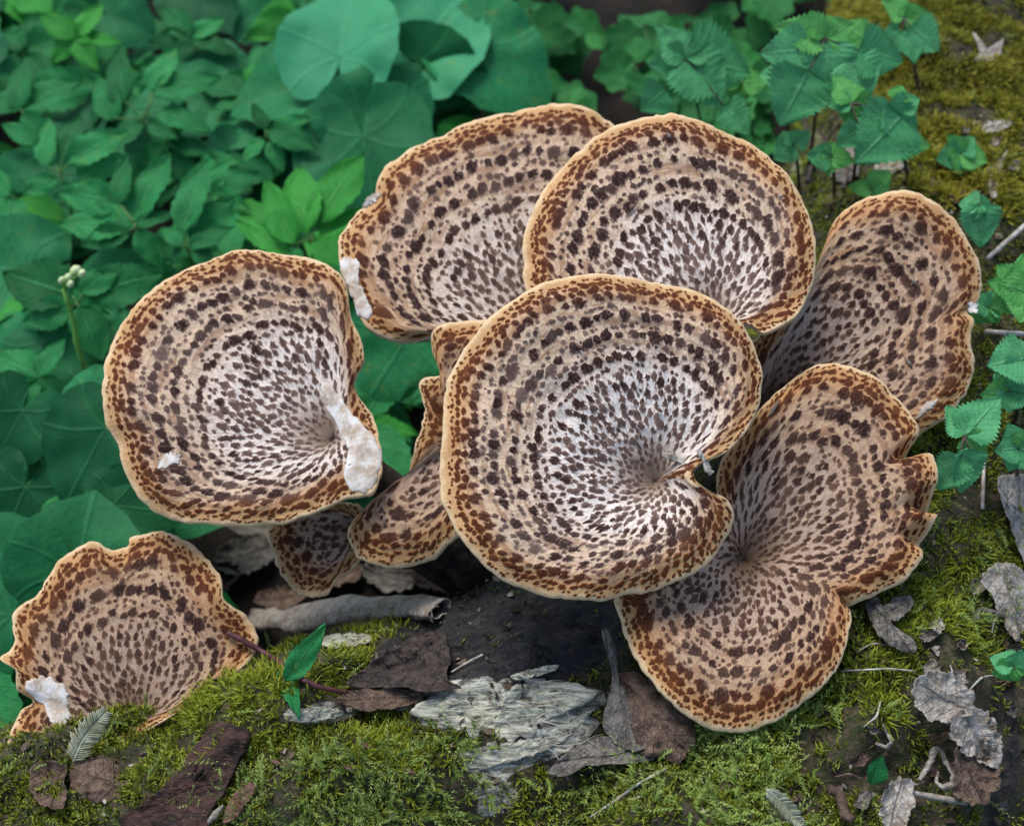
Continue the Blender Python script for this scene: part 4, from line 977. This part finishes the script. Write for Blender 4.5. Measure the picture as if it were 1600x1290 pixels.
# rolled grey dead leaf: a spiral sheet
def rolled_leaf():
    a = PD(np.array(395.), np.array(962.), loghit(420, 965)[0]-.012); b = PD(np.array(692.), np.array(948.), min(loghit(690, 955)[0], 1.2)-.012)
    ax_ = b-a; n = 26; ang = np.linspace(-.5, 2*math.pi*1.3, 34); T = ax_/np.linalg.norm(ax_)
    A = np.cross(T, [0, 0, 1.]); A /= np.linalg.norm(A); Bq = np.cross(A, T)
    s = np.linspace(0, 1, n); V = []
    for si in s:
        rad = (.011+.003*math.sin(si*5))*(.55+.45*min(1, si*2.2))
        rr = rad*(1.05-.06*ang)+(vnoise(np.stack([ang*1.5, np.full(34, si*9)], -1), 3)-.5)*.008+(vnoise(np.stack([ang*4, np.full(34, si*26)], -1), 5)-.5)*.003
        V.append(a+ax_*si+rr[:, None]*(np.cos(ang)[:, None]*A*1.25+np.sin(ang)[:, None]*Bq*.72)+.006*math.sin(si*7)*A)
    o = link('dead_leaf', mk_mesh('dead_leaf', np.array(V), grid_faces(n, 34), M_PALE)); tag(o, 'long grey dead leaf rolled into a tube behind the mossy hump', 'leaf')
    m = o.modifiers.new('s', 'SOLIDIFY'); m.thickness = .0008
rolled_leaf()
tubething('twig', 'dark red twig with a pale broken end lying across the moss', 'twig', [(355,988),(380,1000),(410,1018),(440,1036),(470,1060),(500,1074),(545,1082)], [4.5,5,4.5,5,4,3.5], M_REDTWIG, .016, seed=2)
tubething('twig', 'thin grey twig touching the dark red twig', 'twig', [(318,1066),(345,1058),(375,1048),(405,1040),(430,1032)], [2,2.2,2.2,1.8], M_TWIG, .012, seed=3)
tubething('twig', 'thin pale twig angled over the mossy front of the log', 'twig', [(922,1276),(960,1252),(1000,1222),(1042,1200)], [1.5,2.5,2.2,1.8], M_PALETWIG, .010, seed=4)
tubething('twig', 'short pale twig by the dark wet dead leaf', 'twig', [(705,1050),(728,1036),(755,1022)], [1.5,2.5,2], M_PALETWIG, .012, seed=5)
tubething('twig', 'slender twig lying under the saddle-shaped fungus', 'twig', [(600,893),(650,892),(700,898),(733,909)], [2,2,1.6], M_TWIG, .03, seed=6)
tubething('twig', 'dark bent twig rising beside the biggest cap', 'twig', [(728,935),(732,905),(748,880)], [2,2,1.5], M_TWIG, .03, seed=7)
tubething('straw', 'upper pale straw crossing behind the notched fungus', 'straw', [(1542,405),(1572,378),(1610,345)], [3.5,3.8,4], M_PALETWIG, .025, seed=8)
tubething('straw', 'lower pale straw pointing at the notch in the rim', 'straw', [(1540,518),(1570,520),(1615,523)], [4,4,4], M_PALETWIG, .03, seed=9)
tubething('twig', 'fine grey rootlet beside the rim of the two-lobed fungus', 'twig', [(1312,1048),(1350,1046),(1390,1044),(1430,1048)], [1.3,1.5,1.3], M_PALETWIG, .012, seed=10)
tubething('twig', 'dark leafless stem standing behind the round cap', 'twig', [(1262,285),(1270,250),(1290,220),(1312,190)], [4,3.5,3,2.5], M_DSTALK, .05, seed=11)
tubething('twig', 'thin dark stem crossing the leafless one', 'twig', [(1268,250),(1264,215),(1255,180)], [2.5,2.2,2], M_DSTALK, .05, seed=12)
tubething('twig', 'dark stem under the broad leaved sprig', 'twig', [(1325,285),(1322,250),(1316,222)], [2.5,2.2,2], M_DSTALK, .03, seed=13)
tubething('straw', 'thin dry stalk standing below the lowest serrated sprig', 'straw', [(1535,795),(1536,760),(1538,720)], [3,3,2.5], M_PALETWIG, .015, seed=14)
tubething('straw', 'flattened pale straw leading to the crumbling bracket', 'straw', [(1415,1236),(1450,1243),(1490,1250),(1510,1254)], [4,5,5,4], M_PALE, .018, seed=15)
tubething('loop_shell', 'white looped curl of dry stem in front of the crumbling row', 'husk', [(1436,1218),(1452,1196),(1462,1168),(1470,1172),(1478,1190),(1492,1212),(1490,1226),(1474,1230),(1462,1222),(1466,1206)], [3,6,3,5,6,3,2], M_OLD, .02, jit=.8, seed=16)
tubething('seed_husk', 'tan bent husk with a bulbous end near the small green leaf', 'husk', [(1296,1232),(1312,1240),(1316,1258),(1322,1275),(1332,1280)], [7,9,8,9,6], M_DEAD, .02, ns=10, seed=17)
tubething('curled_scrap', 'pale hooked scrap on the dark moss', 'husk', [(1368,1160),(1385,1168),(1394,1158),(1386,1146),(1380,1132)], [2.5,3.5,3,2,1.5], M_OLD, .012, seed=18)
tubething('leaf_scrap', 'forked dry scrap hanging over the litter', 'husk', [(1516,945),(1526,975),(1530,950),(1570,962)], [3,4,4,5], M_DEADG, .018, seed=19)
tubething('seed_fluff', 'bluish white husk stuck in the moss before the wavy fungus', 'husk', [(294,1018),(300,1034),(308,1048)], [2,6,3], M_PALE, .02, seed=20)
tubething('seed_fluff', 'white husk lying next to the small reddish chip', 'husk', [(322,1288),(336,1272),(348,1258)], [3,6,2], M_PALE, .012, seed=21)
for i, (x, y) in enumerate([(545, 1200), (572, 1165), (640, 1205), (1140, 1160), (430, 1190)]):
    tubething('bud_scale', 'reddish bud scale lying on the moss', 'bud scale', [(x-8, y-4), (x, y), (x+9, y+4)], [1.5, 4.5, 1.5], M_REDBARK, .010, group='reddish bud scales on the moss', seed=40+i)
# dried feathery fronds
def frond(label, pix, wpx, seed):
    p = np.array(pix, float); d = loghit(p[:, 0], p[:, 1]).min()-.012; W = PD(p[:, 0], p[:, 1], np.full(len(p), d))
    root = empty('dried_frond', W[0]); tag(root, label, 'frond', 'dried feathery fronds')
    ss = np.linspace(0, 1, 26); s = np.linspace(0, 1, len(W)); Wi = np.stack([np.interp(ss, s, W[:, i]) for i in range(3)], 1)
    v, f = tube(Wi, np.linspace(.0014, .0006, 26), 6); rib = link('rib', mk_mesh('rib', v-W[0], f, M_FEATH), root)
    r2 = np.random.default_rng(seed)
    for i in range(1, 26):
        T = Wi[i]-Wi[i-1]; T /= np.linalg.norm(T); sd_ = np.cross(T, -CF); sd_ /= np.linalg.norm(sd_)
        for sg in (-1, 1):
            L = wpx/FPX*d*(.5+.5*math.sin(math.pi*min(1, .15+i/26)))*r2.uniform(.8, 1.1)
            e = Wi[i]+(sd_*sg*.85+T*.55)*L-CF*.002*r2.random()
            v, f = tube(bez(Wi[i], (Wi[i]+e)/2+T*L*-.1, e, 4), [.0009, .0009, .0008, .0004], 4); link('barb', mk_mesh('barb', v-W[0], f, M_FEATH), rib)
frond('pale feathery dried frond leaning on the wavy edged fungus', [(115,1190),(128,1160),(145,1135),(165,1112)], 26, 1)
frond('pale feathery dried frond at the mossy front of the log', [(1198,1232),(1220,1252),(1240,1275),(1262,1300)], 17, 2)
# green grass-like blade pair on the red twig
def blade_leaf(label, b, t, width, seed):
    d = loghit(*b)[0]-.012; d2 = loghit(*t)[0]-.03
    a = PD(np.array(float(b[0])), np.array(float(b[1])), d); e = PD(np.array(float(t[0])), np.array(float(t[1])), min(d2, d))
    root = empty('green_blade', a); tag(root, label, 'leaf'); put_leaf('elder', a, e, (.3, -.6, .7), root, a, width, 'blade')
blade_leaf('narrow glossy green leaf blade propped on the dark red twig', (446,1062), (510,978), .85, 1)
blade_leaf('small dark green blade pointing down from the red twig', (440,1048), (466,1105), .45, 2)
blade_leaf('small smooth green leaf in the moss by the tan husk', (1362,1225), (1382,1180), 1.7, 3)
# snail-like pale ring
a = PD(np.array(547.), np.array(1107.), loghit(547, 1107)[0]-.008); th = np.linspace(0, 2*math.pi*1.6, 26); rr = .0028-.00022*th
pts = a+(np.cos(th)*rr)[:, None]*CR+(np.sin(th)*rr)[:, None]*CU-CF*(.0004*th)[:, None]
v, f = tube(pts, np.linspace(.0010, .0005, 26), 7); o = link('snail_shell', mk_mesh('snail_shell', v, f, M_PALE)); tag(o, 'tiny pale coiled snail shell beside the brown leaf strip', 'shell')
# dry fragment caught in the funnel of the biggest cap, and crumbs on the caps
fd = cap_depth(CAPS['D'], .012)
for nm, lab, pix, rad in (('twig', 'pale split twig fragment caught in the funnel of the biggest cap', [(1034,710),(1050,714),(1072,720),(1090,730)], [5, 9, 10, 7]), ('twig', 'short dry stub crossing the fragment in the funnel of biggest cap', [(1090,702),(1098,716),(1106,734),(1112,740)], [4, 7, 7, 6])):
    p = np.array(pix, float); dd = np.full(len(p), fd(p[:1, 0], p[:1, 1])[0]); W = PD(p[:, 0], p[:, 1], dd); ss = np.linspace(0, 1, 14); s = np.linspace(0, 1, len(W))
    v, f = tube(np.stack([np.interp(ss, s, W[:, i]) for i in range(3)], 1), np.interp(ss, s, np.array(rad))/FPX*.8, 5, .9, 3); tag(link(nm, mk_mesh(nm, v, f, M_PALETWIG, smooth=False)), lab, 'twig')
crumbs = [('C',985,318,.6),('C',1045,212,0),('C',1075,378,1),('C',988,325,1),('C',1220,307,0),('E',1428,440,0),('E',1420,566,0),('E',1318,540,1),('D',905,542,1),('D',842,705,1),('D',1030,640,1),('I',600,813,0),('B',760,335,1),('F',1208,640,0)]
fds = {}
for i, (k_, x, y, c) in enumerate(crumbs):
    if k_ not in fds: fds[k_] = cap_depth(CAPS[k_], .003)
    d = fds[k_](np.array([x]), np.array([y]))[0]; r2 = np.random.default_rng(i); dv = r2.normal(0, 5, 2)
    W = PD(np.array([x-dv[0], x, x+dv[0]], float), np.array([y-dv[1], y, y+dv[1]], float), np.full(3, d))
    v, f = tube(W, np.array([.5, 1.5, .6])*.001, 6, .5, i); o = link('crumb', mk_mesh('crumb', v, f, M_REDBARK if c >= .6 else M_PALE))
    tag(o, 'tiny reddish-brown crumb lying on a spotted cap' if c >= .6 else 'tiny white crumb lying on a spotted cap', 'crumb', 'reddish crumbs on caps' if c >= .6 else 'white crumbs on caps')

# dry flakes in the litter at the far end, and fine rootlets over the pale wood
fr = random.Random(5)
for i in range(30):
    x, y = fr.uniform(1240, 1590), fr.uniform(175, 340)
    if i > 11: x, y = fr.uniform(1340, 1600), fr.uniform(860, 1280)
    a0 = fr.uniform(0, 6.28); L = fr.uniform(12, 24)
    pts = [(x+math.cos(a0+t)*L*(1 if abs(math.sin(t)) < .5 else .5)*fr.uniform(.8, 1.2), y+math.sin(a0+t)*L*.6*fr.uniform(.7, 1.2)) for t in np.linspace(0, 6.28, 8, endpoint=False)]
    far = i <= 11
    piece('leaf_flake', 'small dry leaf flake in the litter at the far end of the log' if far else 'small dry leaf flake near the crumbling brackets', 'leaf', pts, (M_DEAD, M_DEADG, M_PALE)[i % 3], .007, .0009, .003, 60, .002, .004, seed=60+i, rough=3, group='dry leaf flakes in the far litter' if far else 'dry leaf flakes near the old brackets')
for i in range(9):
    x, y = fr.uniform(740, 900), fr.uniform(1040, 1170); pts = [(x, y)]; a0 = fr.uniform(-.7, .5)
    for k_ in range(6): a0 += fr.uniform(-.5, .5); x += math.cos(a0)*fr.uniform(9, 17); y += math.sin(a0)*fr.uniform(7, 14); pts.append((x, y))
    tubething('rootlet', 'hair-thin pale rootlet straggling over the rotten wood', 'root', pts, [.9, .8, .5], M_PALETWIG, .010, ns=5, group='pale rootlets on the rotten wood', seed=80+i)
for i in range(8):
    x, y = fr.uniform(1250, 1560), fr.uniform(200, 330); a0 = fr.uniform(0, 6.28); L = fr.uniform(14, 30)
    tubething('twig', 'short dark twig lying in the litter at the far end of the log', 'twig', [(x, y), (x+math.cos(a0)*L, y+math.sin(a0)*L*.6), (x+math.cos(a0+.3)*2*L, y+math.sin(a0+.3)*L*1.2)], [2, 2.2, 1.3], M_TWIG, .006, group='dark twigs in the far litter', seed=95+i)

for i in range(12):
    x, y = fr.uniform(1300, 1580), fr.uniform(940, 1270); a0 = fr.uniform(0, 6.28); L = fr.uniform(12, 30)
    tubething('twig', 'short thin twig in the litter near the crumbling brackets', 'twig', [(x, y), (x+math.cos(a0)*L, y+math.sin(a0)*L), (x+math.cos(a0+.35)*2*L, y+math.sin(a0+.35)*2*L)], [1.4, 1.8, 1.0], M_PALETWIG if i % 2 else M_TWIG, .007, group='short twigs near the old brackets', seed=120+i)
# dead leaves on the shaded soil behind the log
for i, (x, y, L) in enumerate([(385, 870, 55), (440, 935, 42), (345, 905, 40), (610, 905, 45), (520, 900, 50), (680, 905, 40), (400, 825, 40)]):
    a0 = fr.uniform(-.6, .6)
    pts = [(x+math.cos(t)*L*math.cos(a0)-math.sin(t)*L*.5*math.sin(a0)*fr.uniform(.8, 1.2), y+math.cos(t)*L*.6*math.sin(a0)+math.sin(t)*L*.45*fr.uniform(.8, 1.2)) for t in np.linspace(0, 6.28, 9, endpoint=False)]
    piece('dead_leaf', 'dull dead leaf lying in the shade under the hanging caps', 'leaf', pts, (M_DEADG, M_DEAD, M_DARKLEAF)[i % 3], .006, .001, .006, 24, .004, .012, seed=140+i, rough=6, group='dead leaves in the shade under the caps')
